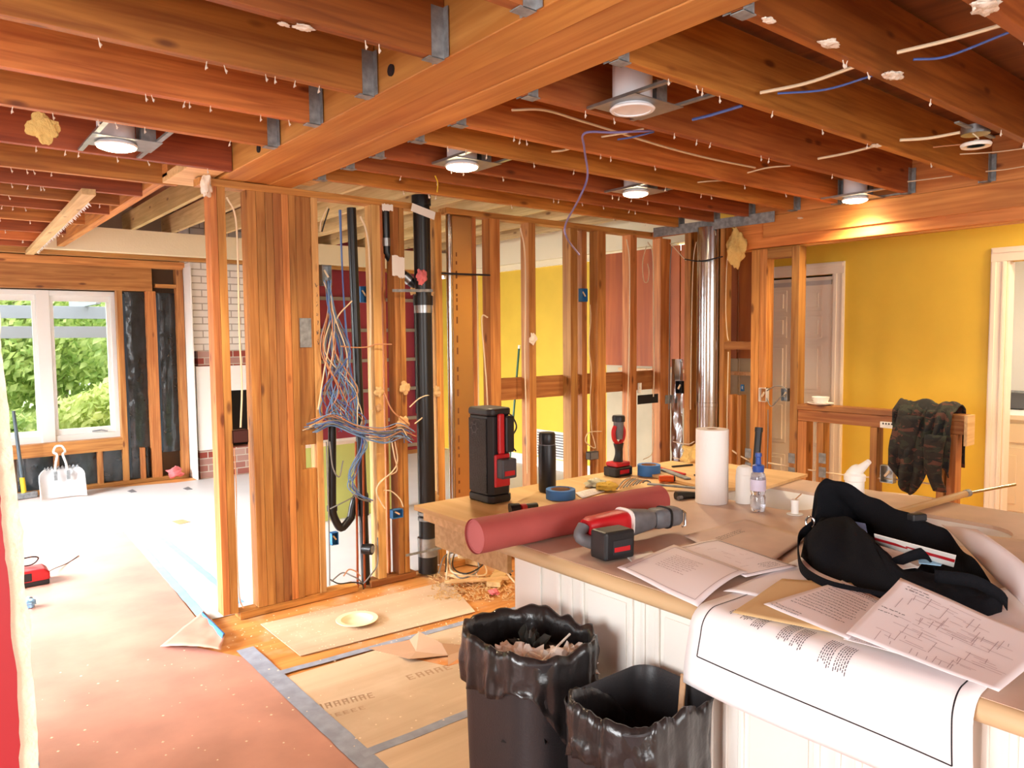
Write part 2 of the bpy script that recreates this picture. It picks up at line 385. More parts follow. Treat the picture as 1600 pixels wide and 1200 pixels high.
# yellow wall (X=5.8) with two doorways
Y0 = at(1545, 600, x=5.8).y; YD1 = at(1305, 600, x=5.8).y
def wall_yellow():
    m = MB()
    ylo, yhi = -3.0, 8.95
    d2a, d2b = 0.75, at(1568, 600, x=5.8).y           # doorway on the right, open
    d1a, d1b = at(1300, 600, x=5.8).y, at(1300, 600, x=5.8).y+0.78
    for a, b, z0, z1 in ((ylo, d2a, 0, 2.36), (d2a, d2b, 2.03, 2.36), (d2b, d1a, 0, 2.36), (d1a, d1b, 2.03, 2.36), (d1b, yhi, 0, 2.36)):
        m.box((5.8, a, z0), (5.9, b, z1))
    m.box((5.8, -3.0, 2.36), (5.9, 4.2, 2.66)); struct(m.build('wall_right', YEL)); return d1a, d1b, d2a, d2b
d1a, d1b, d2a, d2b = wall_yellow()
def casing(n, a, b, w=0.095, z=2.03):
    m = MB()
    for (p, q) in ((a-w, a), (b, b+w)):
        m.box((5.782, p, 0), (5.80, q, z)); m.box((5.772, p+w*0.62, 0), (5.7815, q-0.008, z)) ; m.box((5.775, p+0.008, 0), (5.7815, p+w*0.25, z))
    m.box((5.782, a-w, z), (5.80, b+w, z+w)); m.box((5.772, a-w+0.01, z+w*0.6), (5.7815, b+w-0.01, z+w-0.01))
    m.box((5.8, a-0.001, 0), (5.9, a+0.015, z)); m.box((5.8, b-0.015, 0), (5.9, b+0.001, z))
    struct(m.build('trim_%d' % n, TRIMW, bevel=0.003))
casing(1, d1a, d1b); casing(2, d2a, d2b)
# closed door 1 with raised panels
dr = MB().box((5.815, d1a+0.018, 0.01), (5.85, d1b-0.018, 2.015)).build('door_1', TRIMW, origin=(5.83, d1a, 0)); struct(dr)
rows = ((0.12, 0.52), (0.62, 0.98), (1.06, 1.46), (1.52, 1.70), (1.74, 1.92))
for za, zb in rows:
    m = MB()
    for ya, yb in ((d1a+0.10, d1a+0.365), (d1a+0.415, d1b-0.10)):
        m.prism([(ya, za), (yb, za), (yb, zb), (ya, zb)], (5.815, 0, 0), (0,1,0), (0,0,1), (-1,0,0), 0.006)
        m.box((5.801, ya+0.03, za+0.03), (5.812, yb-0.03, zb-0.03))
    m.build('door_panel', TRIMW, dr, bevel=0.004)
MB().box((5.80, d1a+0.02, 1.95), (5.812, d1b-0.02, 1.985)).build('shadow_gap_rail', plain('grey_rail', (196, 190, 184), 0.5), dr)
# bathroom beyond doorway 2
struct(MB().box((8.0, -1.5, 0), (8.1, 4.2, 2.45)).build('wall_bath_back', WHT))
struct(MB().box((5.9, 2.6, 0), (8.0, 2.7, 2.45)).build('wall_bath_side', plain('bath_wall', (226, 224, 222), 0.6)))
struct(MB().box((5.785, d2b+0.1, 0), (5.80, d1a-0.1, 0.13)).build('baseboard_right', TRIMW, bevel=0.003))
struct(MB().box((5.785, d1b+0.1, 0), (5.80, 8.2, 0.12)).build('baseboard_far_right', TRIMW, bevel=0.003))
v0 = at(1590, 700, x=6.9)
vn = thing('vanity_cabinet', (6.95, v0.y, 0), 'pale vanity cabinet glimpsed through the open doorway at far right', 'cabinet')
yv1 = at(1566, 700, x=6.75).y+0.3; yv0 = yv1-1.9
bx('body', (6.78, yv0, 0.09), (7.9, yv1, 0.86), TRIMW, parent=vn)
bx('toe_kick', (6.83, yv0, 0.0), (7.9, yv1, 0.09), CARD, parent=vn)
for k in range(4):
    ya = yv1-0.06-0.44*k
    d = bx('door', (6.76, ya-0.40, 0.13), (6.78, ya, 0.64), TRIMW, parent=vn, bevel=0.004)
    MB().box((6.752, ya-0.34, 0.19), (6.76, ya-0.06, 0.58)).build('raised_panel', TRIMW, d, bevel=0.003)
    f = bx('drawer', (6.76, ya-0.40, 0.68), (6.78, ya, 0.83), TRIMW, parent=vn, bevel=0.004)
    MB().tube([(6.745, ya-0.24, 0.755), (6.745, ya-0.16, 0.755)], 0.006).build('handle', STEEL, f, smooth=True)
bx('countertop', (6.74, yv0, 0.86), (7.92, yv1, 0.90), WHT, parent=vn, bevel=0.004)
bk = at(1578, 645, x=7.2)
b_ = thing('storage_basket', (7.2, bk.y, 0.9), 'dark grey basket standing on the vanity behind the doorway', 'basket')
MB().prism([(-0.10,-0.07),(0.10,-0.07),(0.12,0.07),(-0.12,0.07)], (7.2, bk.y, 0.98), (0,1,0), (0,0,1), (1,0,0), 0.18).build('basket_body', plain('basket_grey', (96, 98, 104), 0.8), b_)
MB().tube([(7.2, bk.y-0.12, 1.05), (7.2, bk.y+0.12, 1.05)], 0.008).build('rim', GALD, b_)
area('bath_light', (7.0, 1.3, 2.35), (6.9, 1.4, 0), 0.5, 0.5, 28, (1, 0.9, 0.76))

# far wall: window wall Y=8.9 (outer sheathing) with opening
wx0, wx1, wz0, wz1 = -0.75, at(187, 580, y=8.9).x, 0.50, 2.07
m = MB()
m.box((-2.2, 9.0, 0), (wx0, 9.1, 3.0)); m.box((wx0, 9.0, 0), (wx1, 9.1, wz0)); m.box((wx0, 9.0, wz1), (wx1, 9.1, 3.0)); m.box((wx1, 9.0, 0), (6.0, 9.1, 3.0))
struct(m.build('wall_far', plain('sheathing', (120, 96, 74), 0.9)))
# left wall of the far room, outside the frame, with two window openings
m = MB()
for a, b, z0, z1 in ((-3, -0.3, 0, 3), (-0.3, 1.0, 0, 0.8), (-0.3, 1.0, 2.2, 3), (1.0, 3.5, 0, 3), (3.5, 4.5, 0, 0.5), (3.5, 4.5, 2.1, 3), (4.5, 5.5, 0, 3), (5.5, 7.7, 0, 0.5), (5.5, 7.7, 2.2, 3), (7.7, 9.1, 0, 3)):
    m.box((-2.3, a, z0), (-2.2, b, z1))
struct(m.build('wall_left', CREAM))
m = MB(); m.box((-2.3, -3.1, 0), (-0.6, -3, 2.66)); m.box((2.0, -3.1, 0), (6.0, -3, 2.66)); m.box((-0.6, -3.1, 0), (2.0, -3, 0.7)); m.box((-0.6, -3.1, 2.3), (2.0, -3, 2.66))
struct(m.build('wall_back', CREAM))
struct(MB().box((5.9, -1.6, 0), (9.2, -1.5, 2.5)).build('wall_hall_end', WHT)); struct(MB().box((9.2, -1.6, 0), (9.3, 5.2, 2.5)).build('wall_hall_side', WHT)); struct(MB().box((5.9, 4.2, 0), (9.2, 4.3, 2.5)).build('wall_hall_back', WHT))
# red wall end in the left foreground, drywall torn back to the gypsum
def red_wall():
    yw = 1.2; xe = [at(u, v, y=yw) for u, v in ((-16, 250), (0, 500), (8, 600), (20, 700), (34, 830), (44, 960), (54, 1080), (63, 1210), (80, 1500))]
    xr = [at(u, v, y=yw) for u, v in ((-34, 250), (-24, 500), (-6, 700), (0, 790), (12, 900), (24, 1050), (33, 1200), (52, 1500))]
    def dens(L, amp, seed):
        out = []
        for i in range(len(L)-1):
            for k in range(8):
                p = L[i].lerp(L[i+1], k/8); out.append((p.x+amp*noise.noise(Vector((p.z*16, seed, 0)))+amp*.6*noise.noise(Vector((p.z*60, seed, 3))), p.z))
        return out+[(L[-1].x, L[-1].z)]
    e = dens(xe, 0.004, 1); r = dens(xr, 0.005, 9)
    core = [(-1.0, 2.4)]+e+[(e[-1][0], 0.0), (-1.0, 0.0)]
    struct(MB().prism(core, (0, yw, 0), (1,0,0), (0,0,1), (0,1,0), 0.016).build('wall_red_core', GYP))
    paint = [(-1.0, 2.4)]+r+[(r[-1][0], 0.0), (-1.0, 0.0)]
    struct(MB().prism(paint, (0, yw-0.003, 0), (1,0,0), (0,0,1), (0,1,0), 0.0025).build('wall_red_face', REDP))
red_wall()

# ---------------- window 1
def window():
    y = 8.93; um = at(74, 580, y=8.9).x
    fr = MB()
    fr.box((wx0, y, wz0), (wx1, y+0.09, wz0+0.07)); fr.box((wx0, y, wz1-0.05), (wx1, y+0.09, wz1))
    fr.box((wx0, y, wz0+.07), (wx0+0.05, y+0.09, wz1-.05)); fr.box((wx1-0.06, y, wz0+.07), (wx1, y+0.09, wz1-.05))
    fr.box((um-0.07, y-0.01, wz0), (um+0.05, y+0.09, wz1)); fr.box((-0.05, y-0.01, wz0), (0.07, y+0.09, wz1))
    w = fr.build('window_1', WFR, bevel=0.004, origin=(0.5, y, wz0)); struct(w)
    for a, b in ((um+0.05, wx1-0.06), (0.07, um-0.07), (wx0+0.05, -0.05)):
        s = MB(); s.box((a, y+0.02, wz0+0.07), (b, y+0.06, wz0+0.13)); s.box((a, y+0.02, wz1-0.11), (b, y+0.06, wz1-0.05))
        s.box((a, y+0.02, wz0+0.13), (a+0.035, y+0.06, wz1-0.11)); s.box((b-0.035, y+0.02, wz0+0.13), (b, y+0.06, wz1-0.11))
        s.build('sash', WFR, w, bevel=0.003)
        MB().box((a+0.03, y+0.038, wz0+0.12), (b-0.03, y+0.042, wz1-0.10)).build('pane', GLASSM, w)
    MB().tube([(wx1-0.28, y+0.0, wz0+0.09), (wx1-0.20, y-0.03, wz0+0.10), (wx1-0.14, y-0.035, wz0+0.085)], 0.008).build('crank_handle', GALD, w, smooth=True)
    MB().box((wx0-0.02, 8.87, wz0-0.03), (wx1+0.02, 9.0, wz0)).build('window_sill', PALE, w)
window()
# ================================================================== OUTSIDE
struct(MB().box((-12, 9.1, -0.3), (16, 34, -0.25)).build('ground', GRASS))
def leaves(m, c, rx, ry, rz, n, size, r):
    for _ in range(n):
        a = r.uniform(0, 2*PI); e = math.acos(r.uniform(-1, 1)); k = r.uniform(0.45, 1.0)**0.6
        p = Vector(c)+Vector((rx*k*math.sin(e)*math.cos(a), ry*k*math.sin(e)*math.sin(a), rz*k*math.cos(e)))
        q = Vector((r.gauss(0,1), r.gauss(0,1), r.gauss(0,1))).normalized(); t = q.orthogonal().normalized(); b = q.cross(t); s = size*r.uniform(.6, 1.3)
        m.add([p-t*s, p+b*s*.5, p+t*s, p-b*s*.5], [(0,1,2,3)])
def tree(x, y, h, rad, mat, label, seed, n=1500, trunk=True, size=0.09):
    r = random.Random(seed); o = thing('garden_tree' if trunk else 'garden_shrub', (x, y, -0.25), label, 'tree' if trunk else 'shrub')
    tr = MB()
    if trunk:
        for k in range(3):
            a = r.uniform(0, 2*PI); e = Vector((x+rad*.6*math.cos(a), y+rad*.6*math.sin(a), h*0.8))
            tr.tube(crom([(x, y, -0.25), (x+.05*k, y, h*0.3), Vector((x,y,h*0.4)).lerp(e, .5)+Vector((0.05,0,0)), e], 4), [0.07]*4+[0.055]*4+[0.03]*4+[0.02], 8)
        tr.build('trunk', BARK, o, smooth=True)
    m = MB(); cz = h*0.5 if trunk else h*0.42
    for k in range(7):
        leaves(m, (x+r.uniform(-.5,.5)*rad, y+r.uniform(-.5,.5)*rad, cz+r.uniform(-.35,.4)*h*0.5), rad*.6, rad*.6, h*0.34, n//7, size, r)
    m.build('foliage', mat, o, fixn=False)
tree(1.9, 14.5, 3.4, 1.7, LEAF1, 'green leafy tree with pale forked trunk behind the right window pane', 3, 7000)
tree(-0.2, 15.5, 3.6, 2.0, LEAF2, 'yellow-green tree filling the left window pane', 5, 7000)
tree(0.35, 12.4, 1.9, 0.8, LEAF3, 'pink-leaved shrub outside the left window pane', 8, 900, False, 0.06)
tree(0.7, 11.6, 1.0, 0.8, LEAF1, 'low dark green shrub just outside the left pane', 9, 2600, False, 0.07)
tree(2.3, 12.0, 1.1, 0.9, LEAF2, 'low light green shrub just outside the right pane', 12, 2600, False, 0.07)
tree(3.6, 19.5, 6.2, 3.0, LEAF2, 'tall pale tree at the back of the garden, right', 14, 7000, True, 0.17)
tree(-1.0, 20.5, 6.4, 3.2, LEAF1, 'tall green tree at the back of the garden, left', 15, 7000, True, 0.17)
tree(1.3, 17.5, 4.6, 2.4, LEAF2, 'pale yellow-green tree in the middle of the garden view', 18, 7000, True, 0.13)
pg = thing('pergola', (1.0, 11.2, -0.25), 'grey painted pergola beams outside across the window top', 'pergola')
pw = plain('pergola_paint', (158, 164, 174), 0.6)
zp1, zp0 = at(100, 488, y=11.0).z, at(100, 519, y=10.4).z
bx('beam', (-4, 11.0, zp1-0.08), (6, 11.06, zp1+0.08), pw, parent=pg); bx('beam', (-4, 10.4, zp0-0.07), (6, 10.46, zp0+0.07), pw, parent=pg)
for k in range(7): bx('rafter', (-3+1.2*k, 10.25, zp1+0.08), (-2.95+1.2*k, 12.2, zp1+0.19), pw, parent=pg)
for k in (-3.5, 5.5): bx('post', (k, 11.0, -0.25), (k+0.1, 11.06, zp1-0.08), pw, parent=pg)

# ================================================================== WINDOW WALL FRAMING (Y 8.81-8.90)
G_W = 'bare studs beside the far window'
def xw(u): return at(u, 580, y=8.8).x
def vstud(u0, u1, z0, z1, label, y0=8.8, y1=8.9, mat=WZ, group=None, name='wall_stud'):
    return bx(name, (xw(u0), y0, z0), (xw(u1), y1, z1), mat, label, 'stud', group)
zr1, zr0 = at(100, 691, y=8.8).z-0.0, at(100, 711, y=8.8).z
bx('sill_rail', (wx0, 8.8, zr0), (xw(187), 8.9, zr1), WX, 'rough sill board running under the far window', 'rail')
bx('bottom_plate', (-0.5, 8.8, 0.0), (xw(290), 8.9, 0.04), WX, 'wood plate on the floor below the far window', 'plate')
bx('window_header', (-1.2, 8.8, wz1+0.01), (xw(243), 8.9, 2.33), WX, 'deep red-brown header board above the far window', 'header')
bx('top_plate', (-1.2, 8.8, 2.33), (xw(300), 8.9, 2.41), WX, 'top plate over the far window wall', 'plate')
for u0, u1, lab in ((78, 86, 'short cripple stud under the far window mullion'), (147, 155, 'short cripple stud under the right far window pane'), (215, 222, 'short cripple stud beside the wide plastic-covered bay under the window')):
    vstud(u0, u1, 0.04, zr0, lab)
vstud(187, 196, 0.04, wz1+0.01, 'stud forming the right jamb of the far window')
vstud(233, 248, 0.04, wz1+0.01, 'stud between the two tall black plastic-lined bays')
vstud(280, 291, 0.04, 2.33, 'stud at the corner beside the white brick chimney')
bx('blocking', (xw(248), 8.8, at(260, 447, y=8.8).z-0.02), (xw(280), 8.9, at(260, 447, y=8.8).z+0.02), WX, 'small block across the top of the right black-lined bay', 'blocking')
def plastic(u0, u1, z0, z1, label, seed, flap=True):
    a, b = xw(u0), xw(u1)
    o = MB().grid(lambda s, t: (a+(b-a)*s, 8.885-0.02*math.sin(PI*s)-0.018*abs(noise.noise(Vector((s*5*(b-a)/.3, t*9*(z1-z0), seed)))), z0+(z1-z0)*t), 12, max(6, int((z1-z0)*24))).build('vapour_barrier', BPL, smooth=True, ang=180)
    tag(o, label, 'plastic sheet')
    if flap: MB().grid(lambda s, t: (a+0.005+0.03*s, 8.858-0.004*math.sin(t*20), z0+0.02+(z1-z0-.04)*t), 2, 12).build('blue_strip', BPB, o, smooth=True)
plastic(196, 233, 0.04, wz1, 'tall black plastic sheet in the bay right of the far window', 1)
plastic(248, 280, 0.3, wz1, 'tall black plastic sheet in the bay beside the chimney', 2)
plastic(20, 78, 0.04, zr0, 'crumpled dark plastic under the far window, behind the hammer', 3, False)
plastic(86, 147, 0.04, zr0, 'crumpled dark plastic under the far window, behind the scoop', 4, False)
plastic(155, 215, 0.04, zr0, 'silvery black plastic in the widest bay right of the scoop', 5, False)
plastic(222, 233, 0.04, zr0, 'narrow strip of black plastic in the last bay under the sill', 6, False)
def fluff(name, c, r, mat, label, cat, seed, sq=(1,1,1)):
    c = Vector(c)
    def fn(s, t):
        a = 2*PI*s; e = PI*t; d = Vector((math.sin(e)*math.cos(a), math.sin(e)*math.sin(a), math.cos(e)))
        k = r*(1+0.6*noise.noise(d*1.6+Vector((seed, 0, 0)))+0.25*noise.noise(d*5+Vector((0, seed, 0))))
        return c+Vector((d.x*k*sq[0], d.y*k*sq[1], d.z*k*sq[2]))
    return tag(MB().grid(fn, 28, 18, True).build(name, mat, smooth=True, ang=60), label, cat)
p = at(272, 735, y=8.72); fluff('insulation_scrap', (p.x, 8.7, 0.09), 0.06, PNK, 'pink insulation scrap at the base of the chimney corner', 'insulation', 3, (1.4, .7, .9))

# chimney of painted brick
xc0, xc1 = at(303, 600, y=8.6).x, 3.72
ch = thing('fireplace', ((xc0+xc1)/2, 8.75, 0), 'white painted brick fireplace seen behind the near studs', 'fireplace')
zm0, zm1 = at(330, 572, y=8.6).z, at(330, 548, y=8.6).z
bx('chimney_breast', (xc0, 8.6, zm1), (xc1, 8.98, 2.95), WBRK, parent=ch, bevel=0)
bx('brick_band', (xc0+0.05, 8.59, zm0), (xc1, 8.98, zm1), RBRK, parent=ch, bevel=0)
zf0 = at(330, 702, y=8.6).z
bx('surround', (xc0+0.02, 8.57, zf0), (xw(345), 8.98, zm0), WHT, parent=ch)
bx('surround', (xw(345), 8.57, at(360, 610, y=8.6).z), (xc1, 8.98, zm0), WHT, parent=ch)
bx('firebox', (xw(345), 8.75, 0.25), (3.4, 8.98, at(360, 610, y=8.6).z), plain('soot', (30, 24, 22), 0.9), parent=ch)
bx('brick_base', (xc0+0.03, 8.58, 0), (xc1, 8.98, zf0), RBRK, parent=ch, bevel=0)
bx('corner_post', (xw(292), 8.55, 0.0), (xc0, 8.9, 2.35), WHT, 'white painted corner strip left of the brick chimney', 'post')
for k in range(9): pass
# maroon wall with grey strips, dark window, far room
mw_ = MB().box((3.72, 8.88, 0.0), (5.8, 8.98, 2.95)).build('wall_maroon', MAROON); struct(mw_)
for k, v in enumerate((470, 516, 561, 606, 652, 694)):
    z = at(650, v, y=8.86).z
    bx('furring_strip', (3.75, 8.84, z-0.022), (5.45, 8.88, z+0.022), plain('furring_grey%d' % k, (150, 136, 122), 0.8), 'grey strip across the maroon wall, %s' % ('topmost', 'second from the top', 'third from the top', 'fourth from the top', 'second from the bottom', 'lowest')[k], 'strip', 'horizontal strips on the maroon wall')
# dark window in the corner
dw = thing('wall_shelf', (5.6, 8.8, 0.9), 'dark tall shelving unit in the far corner of the maroon wall', 'shelf')
bx('back', (5.45, 8.8, 0.5), (5.79, 8.88, 2.3), plain('dark_back', (34, 32, 34), 0.5), parent=dw)
for k in range(8): bx('shelf_board', (5.45, 8.72, 0.5+0.25*k), (5.79, 8.8, 0.52+0.25*k), plain('shelf_green%d' % k, (150, 158, 140), 0.6), parent=dw)
# green low partition
pg0 = at(505, 813, z=0); pg1 = at(612, 800, z=0)
gw = thing('low_partition', (2.9, 5.9, 0), 'low lime-green half partition behind the wire bundle', 'partition')
gz = at(550, 692, y=5.86).z
bx('panel', (at(470, 750, y=5.86).x, 5.86, 0.0), (at(612, 750, y=5.86).x, 5.96, gz), GRN, parent=gw)
bx('cap', (at(468, 750, y=5.86).x, 5.83, gz), (at(614, 750, y=5.86).x, 5.99, gz+0.03), TRIMW, parent=gw)
# pale panel + things on right far wall
bx('wall_panel', (5.77, at(747, 600, x=5.78).y, 0.0), (5.80, at(733, 600, x=5.78).y, 2.36), TRIMW, 'tall white strip of trim on the far yellow wall', 'trim')
bx('trim_board', (5.765, 4.6, 2.36), (5.80, 8.6, 2.43), CREAM, 'cream trim along the top of the far yellow wall', 'trim')
bx('cream_header', (5.72, 4.2, 2.43), (5.9, 8.9, 2.99), CREAM, 'cream header above the yellow wall seen through the right-hand studs', 'header')
vt = thing('vent_grille', (5.79, at(862, 695, x=5.78).y, 0.15), 'white return-air grille low on the yellow wall', 'vent')
gy0, gy1 = at(886, 695, x=5.78).y, at(838, 695, x=5.78).y
bx('frame', (5.785, gy0, 0.13), (5.80, gy1, 0.45), TRIMW, parent=vt)
for k in range(9): bx('slat', (5.775, gy0+0.02, 0.16+0.031*k), (5.785, gy1-0.02, 0.172+0.031*k), GREYT, parent=vt, bevel=0)
broom = thing('broom', (5.6, at(805, 700, x=5.7).y, 0), 'long thin green handle leaning against the far yellow wall', 'broom')
p0, p1 = at(803, 640, x=5.6), at(811, 545, x=5.72)
MB().tube([p0+(p0-p1)*0.9, p1], 0.013).build('handle', plain('green_handle', (30, 92, 62), 0.4), broom, smooth=True)
MB().tube([p1, p1+(p1-p0)*0.06], 0.016).build('end_cap', WHT, broom, smooth=True)

# cream painted beam across the far room (its end left of centre)
cb0 = at(60, 375, y=8.2)
bx('cream_beam', (cb0.x, 8.2, 2.42), (5.72, 8.32, 2.65), CREAM, 'wide cream painted beam spanning the far room below the rafters', 'beam')
bx('ledger_board', (-1.2, 8.33, 2.38), (5.72, 8.42, 2.46), WX, 'red-brown ledger board behind the cream beam', 'board')
# ragged plaster along its lower edge
# rafters over the far room
for i, (xr_, y0_, lab) in enumerate(((1.43, 4.30, 'pale rafter over the far room, leftmost of the row'), (1.80, 4.3, 'pale rafter over the far room, just left of the stud wall end'), (2.18, 4.3, 'pale rafter right above the first near studs'), (2.62, 4.3, 'pale rafter above the plank stack'), (3.05, 4.3, 'pale rafter above the wire bundle'), (3.5, 4.3, 'pale rafter behind the light pine stud'), (3.95, 4.3, 'pale rafter behind the big drain pipe'), (4.4, 4.3, 'pale rafter behind the metal duct'), (4.85, 4.3, 'pale rafter behind the square duct stud'), (5.3, 4.3, 'pale rafter nearest the yellow wall'))):
    bx('rafter', (xr_-0.02, y0_, 2.65), (xr_+0.02, 8.6, 2.84), CREAMY, lab, 'rafter', 'pale rafters over the far room')

# ================================================================== CEILING JOISTS
ZJ = 2.40
def nailset(o, pts):
    for p in pts: 
        nm = NAILM.copy() if False else None
        n_ = bpy.data.objects.new('nail', NAIL); n_.location = Vector(p)-ORI[o.name]; n_.parent = o; COL.objects.link(n_)
        n_.rotation_euler = (rnd.uniform(-.3,.3), rnd.uniform(-.3,.3), 0)
_t = MB().tube([(0,0,0.004),(0,0,-0.026)], 0.0016, 5).tube([(0,0,-0.012),(0.002,0,-0.018),(0,0.002,-0.024)], [0.002,0.0048,0.0015], 5)
NAIL = bpy.data.meshes.new('nail'); NAIL.from_pydata([p for p in _t.v], [], _t.f); NAIL.materials.append(PLASTER)
def hanger(parent, x, y, side, zb=ZJ, h=0.15):   # metal joist hanger at the joist end
    m = MB(); s = side; 
    for dy in (-0.022, 0.020): m.box((x, y+dy, zb-0.004), (x+s*0.045, y+dy+0.002, zb+h))
    m.box((x, y-0.022, zb-0.005), (x+s*0.055, y+0.022, zb-0.002))
    m.box((x-s*0.001, y-0.045, zb), (x+s*0.002, y+0.045, zb+h))
    m.build('joist_hanger', GALD, parent)
XB0, XB1 = 1.32, 1.73       # big beam sides
left = [(0.68, 'first', 0), (1.10, 'second', 0), (1.53, 'third', 0), (1.96, 'fourth', 1), (2.40, 'fifth', 0), (2.84, 'sixth', 0), (3.28, 'seventh', 0), (3.88, 'eighth', 1)]
nice = {1.53: 'light orange ceiling joist left of the big beam, nearest the camera', 1.96: 'dark red-brown ceiling joist left of the big beam, second visible from the camera',
        2.40: 'brown ceiling joist left of the big beam, third from the camera', 2.84: 'orange ceiling joist left of the big beam in front of the lit can light',
        3.28: 'ceiling joist with a yellow insulation scrap behind the lit left can light', 3.88: 'ceiling joist just in front of the stud wall end, left of the beam'}
for y, w, dk in left:
    if y not in nice: continue
    o = bx('ceiling_joist', (-2.19, y-0.019, ZJ), (XB0-0.003, y+0.019, ZJ+0.24), JRED if dk else JX, nice[y], 'joist', 'ceiling joists left of the big beam', bevel=0.002)
    nailset(o, [(rnd.uniform(0.2, 1.25), y, ZJ) for _ in range(7)])
    if y < 3.5: hanger(o, XB0-0.006, y, -1)
fl = [(4.42, 1.20), (4.86, 1.12), (5.27, 1.08), (5.68, 1.10), (6.27, 1.05), (6.91, 1.02), (7.51, 1.0), (8.0, 1.0)]
names = ['first', 'second', 'third', 'fourth', 'fifth', 'sixth', 'seventh', 'eighth']
for i, (y, xe) in enumerate(fl):
    o = bx('ceiling_joist', (-2.19, y-0.019, ZJ), (xe, y+0.019, ZJ+0.24), JRED if i % 2 else JX, 'far room ceiling joist at upper left, %s beyond the stud wall end' % names[i], 'joist', 'far room ceiling joists', bevel=0.002)
    nailset(o, [(rnd.uniform(0.4, 1.0), y, ZJ) for _ in range(4)])
bx('blocking', (1.12, 4.3, ZJ+0.03), (1.18, 8.1, ZJ+0.24), WY, 'long trimmer joist closing the ends of the far room joists', 'joist')
pa, pb = at(145, 298, z=2.39), at(50, 394, z=2.39)
st = thing('ceiling_strip', ((pa.x+pb.x)/2, (pa.y+pb.y)/2, 2.37), 'pale board with torn white corner bead under the far joists', 'board')
MB().bar((pa.x-0.02, pa.y, 2.382), (pb.x-0.02, pb.y, 2.382), 0.07, 0.034).build('board', CREAMY, st, bevel=0.002)
mt = MB()
for k in range(44):
    q = Vector((pa.x+0.025, pa.y, 2.378)).lerp(Vector((pb.x+0.025, pb.y, 2.378)), 0.12+0.88*k/44); w = rnd.uniform(0.012, 0.03)
    mt.add([q+Vector((0,-.045,0.015)), q+Vector((0,.045,0.015)), q+Vector((w,.02,-.005)), q+Vector((w*.8,-.02,-.012))], [(0,1,2,3)])
mt.build('corner_bead', plain('bead_white', (238, 238, 236), 0.6), st, solid=0.003)
right = [(0.78, 1), (1.19, 1), (1.63, 0), (2.06, 0), (2.50, 0), (2.81, 0), (3.16, 1), (3.46, 0), (3.79, 0)]
rl = ['ceiling joist right of the big beam, crossing the top right corner', 'dark red ceiling joist with white plaster scraps, second from the camera, right of the beam',
      'orange ceiling joist between the unlit can light and the round junction box', 'ceiling joist under the unlit white can light', 'ceiling joist behind the hanging purple cable loop',
      'ceiling joist passing in front of the second lit can light', 'ceiling joist just behind the middle lit can lights', 'ceiling joist second from the stud wall top plate', 'ceiling joist closest to the stud wall top plate']
for (y, dk), lab in zip(right, rl):
    o = bx('ceiling_joist', (XB1+0.003, y-0.019, ZJ), (4.798, y+0.019, ZJ+0.24), JRED if dk else JX, lab, 'joist', 'ceiling joists right of the big beam', bevel=0.002)
    nailset(o, [(rnd.uniform(1.9, 4.5), y+rnd.uniform(-.01,.01), ZJ) for _ in range(8)])
    hanger(o, XB1+0.006, y, 1); hanger(o, 4.79, y, -1)
# big beam: three laminations
bb = thing('ceiling_beam', (1.525, 1.5, ZJ), 'thick laminated wood beam crossing the ceiling from top right to centre left', 'beam')
for k in range(3):
    w = (XB1-XB0)/3
    bx('ply', (XB0+w*k, -1.2, ZJ+0.004*(k == 1)), (XB0+w*(k+1)-0.0015, 4.16, ZJ+0.255), BMY, parent=bb, bevel=0.004)
for (u, v) in ((612, 110), (405, 232)): 
    q = at(u, v, x=XB0); MB().tube([q+Vector((-0.006,0,0)), q+Vector((0.01,0,0))], 0.02, 12).build('bolt_hole', INKD, bb, smooth=True)
# blocking between beam and wall on both sides
bx('blocking', (XB1+0.02, 3.81, ZJ+0.02), (XB1+0.10, 4.08, ZJ+0.22), PALE, 'pale short block beside the beam end, right of it', 'blocking')
q = at(310, 270, z=2.40); bx('blocking', (1.12, 3.92, 2.405), (1.30, 4.40, 2.45), PALE, 'pale short board on the stud wall end, left of the beam', 'blocking')
# header over the half wall (X=4.8)
hd = thing('header_beam', (4.85, 1.5, 2.16), 'long wood header over the opening to the yellow hall', 'beam')
bx('ply', (4.80, -1.2, 2.17), (4.85, 3.30, 2.655), HDY, parent=hd, bevel=0.004); bx('ply', (4.852, -1.2, 2.16), (4.90, 3.30, 2.655), HDY, parent=hd, bevel=0.004)
bx('ply', (4.785, -1.2, 2.24), (4.80, 3.05, 2.39), HDY, parent=hd, bevel=0.004)

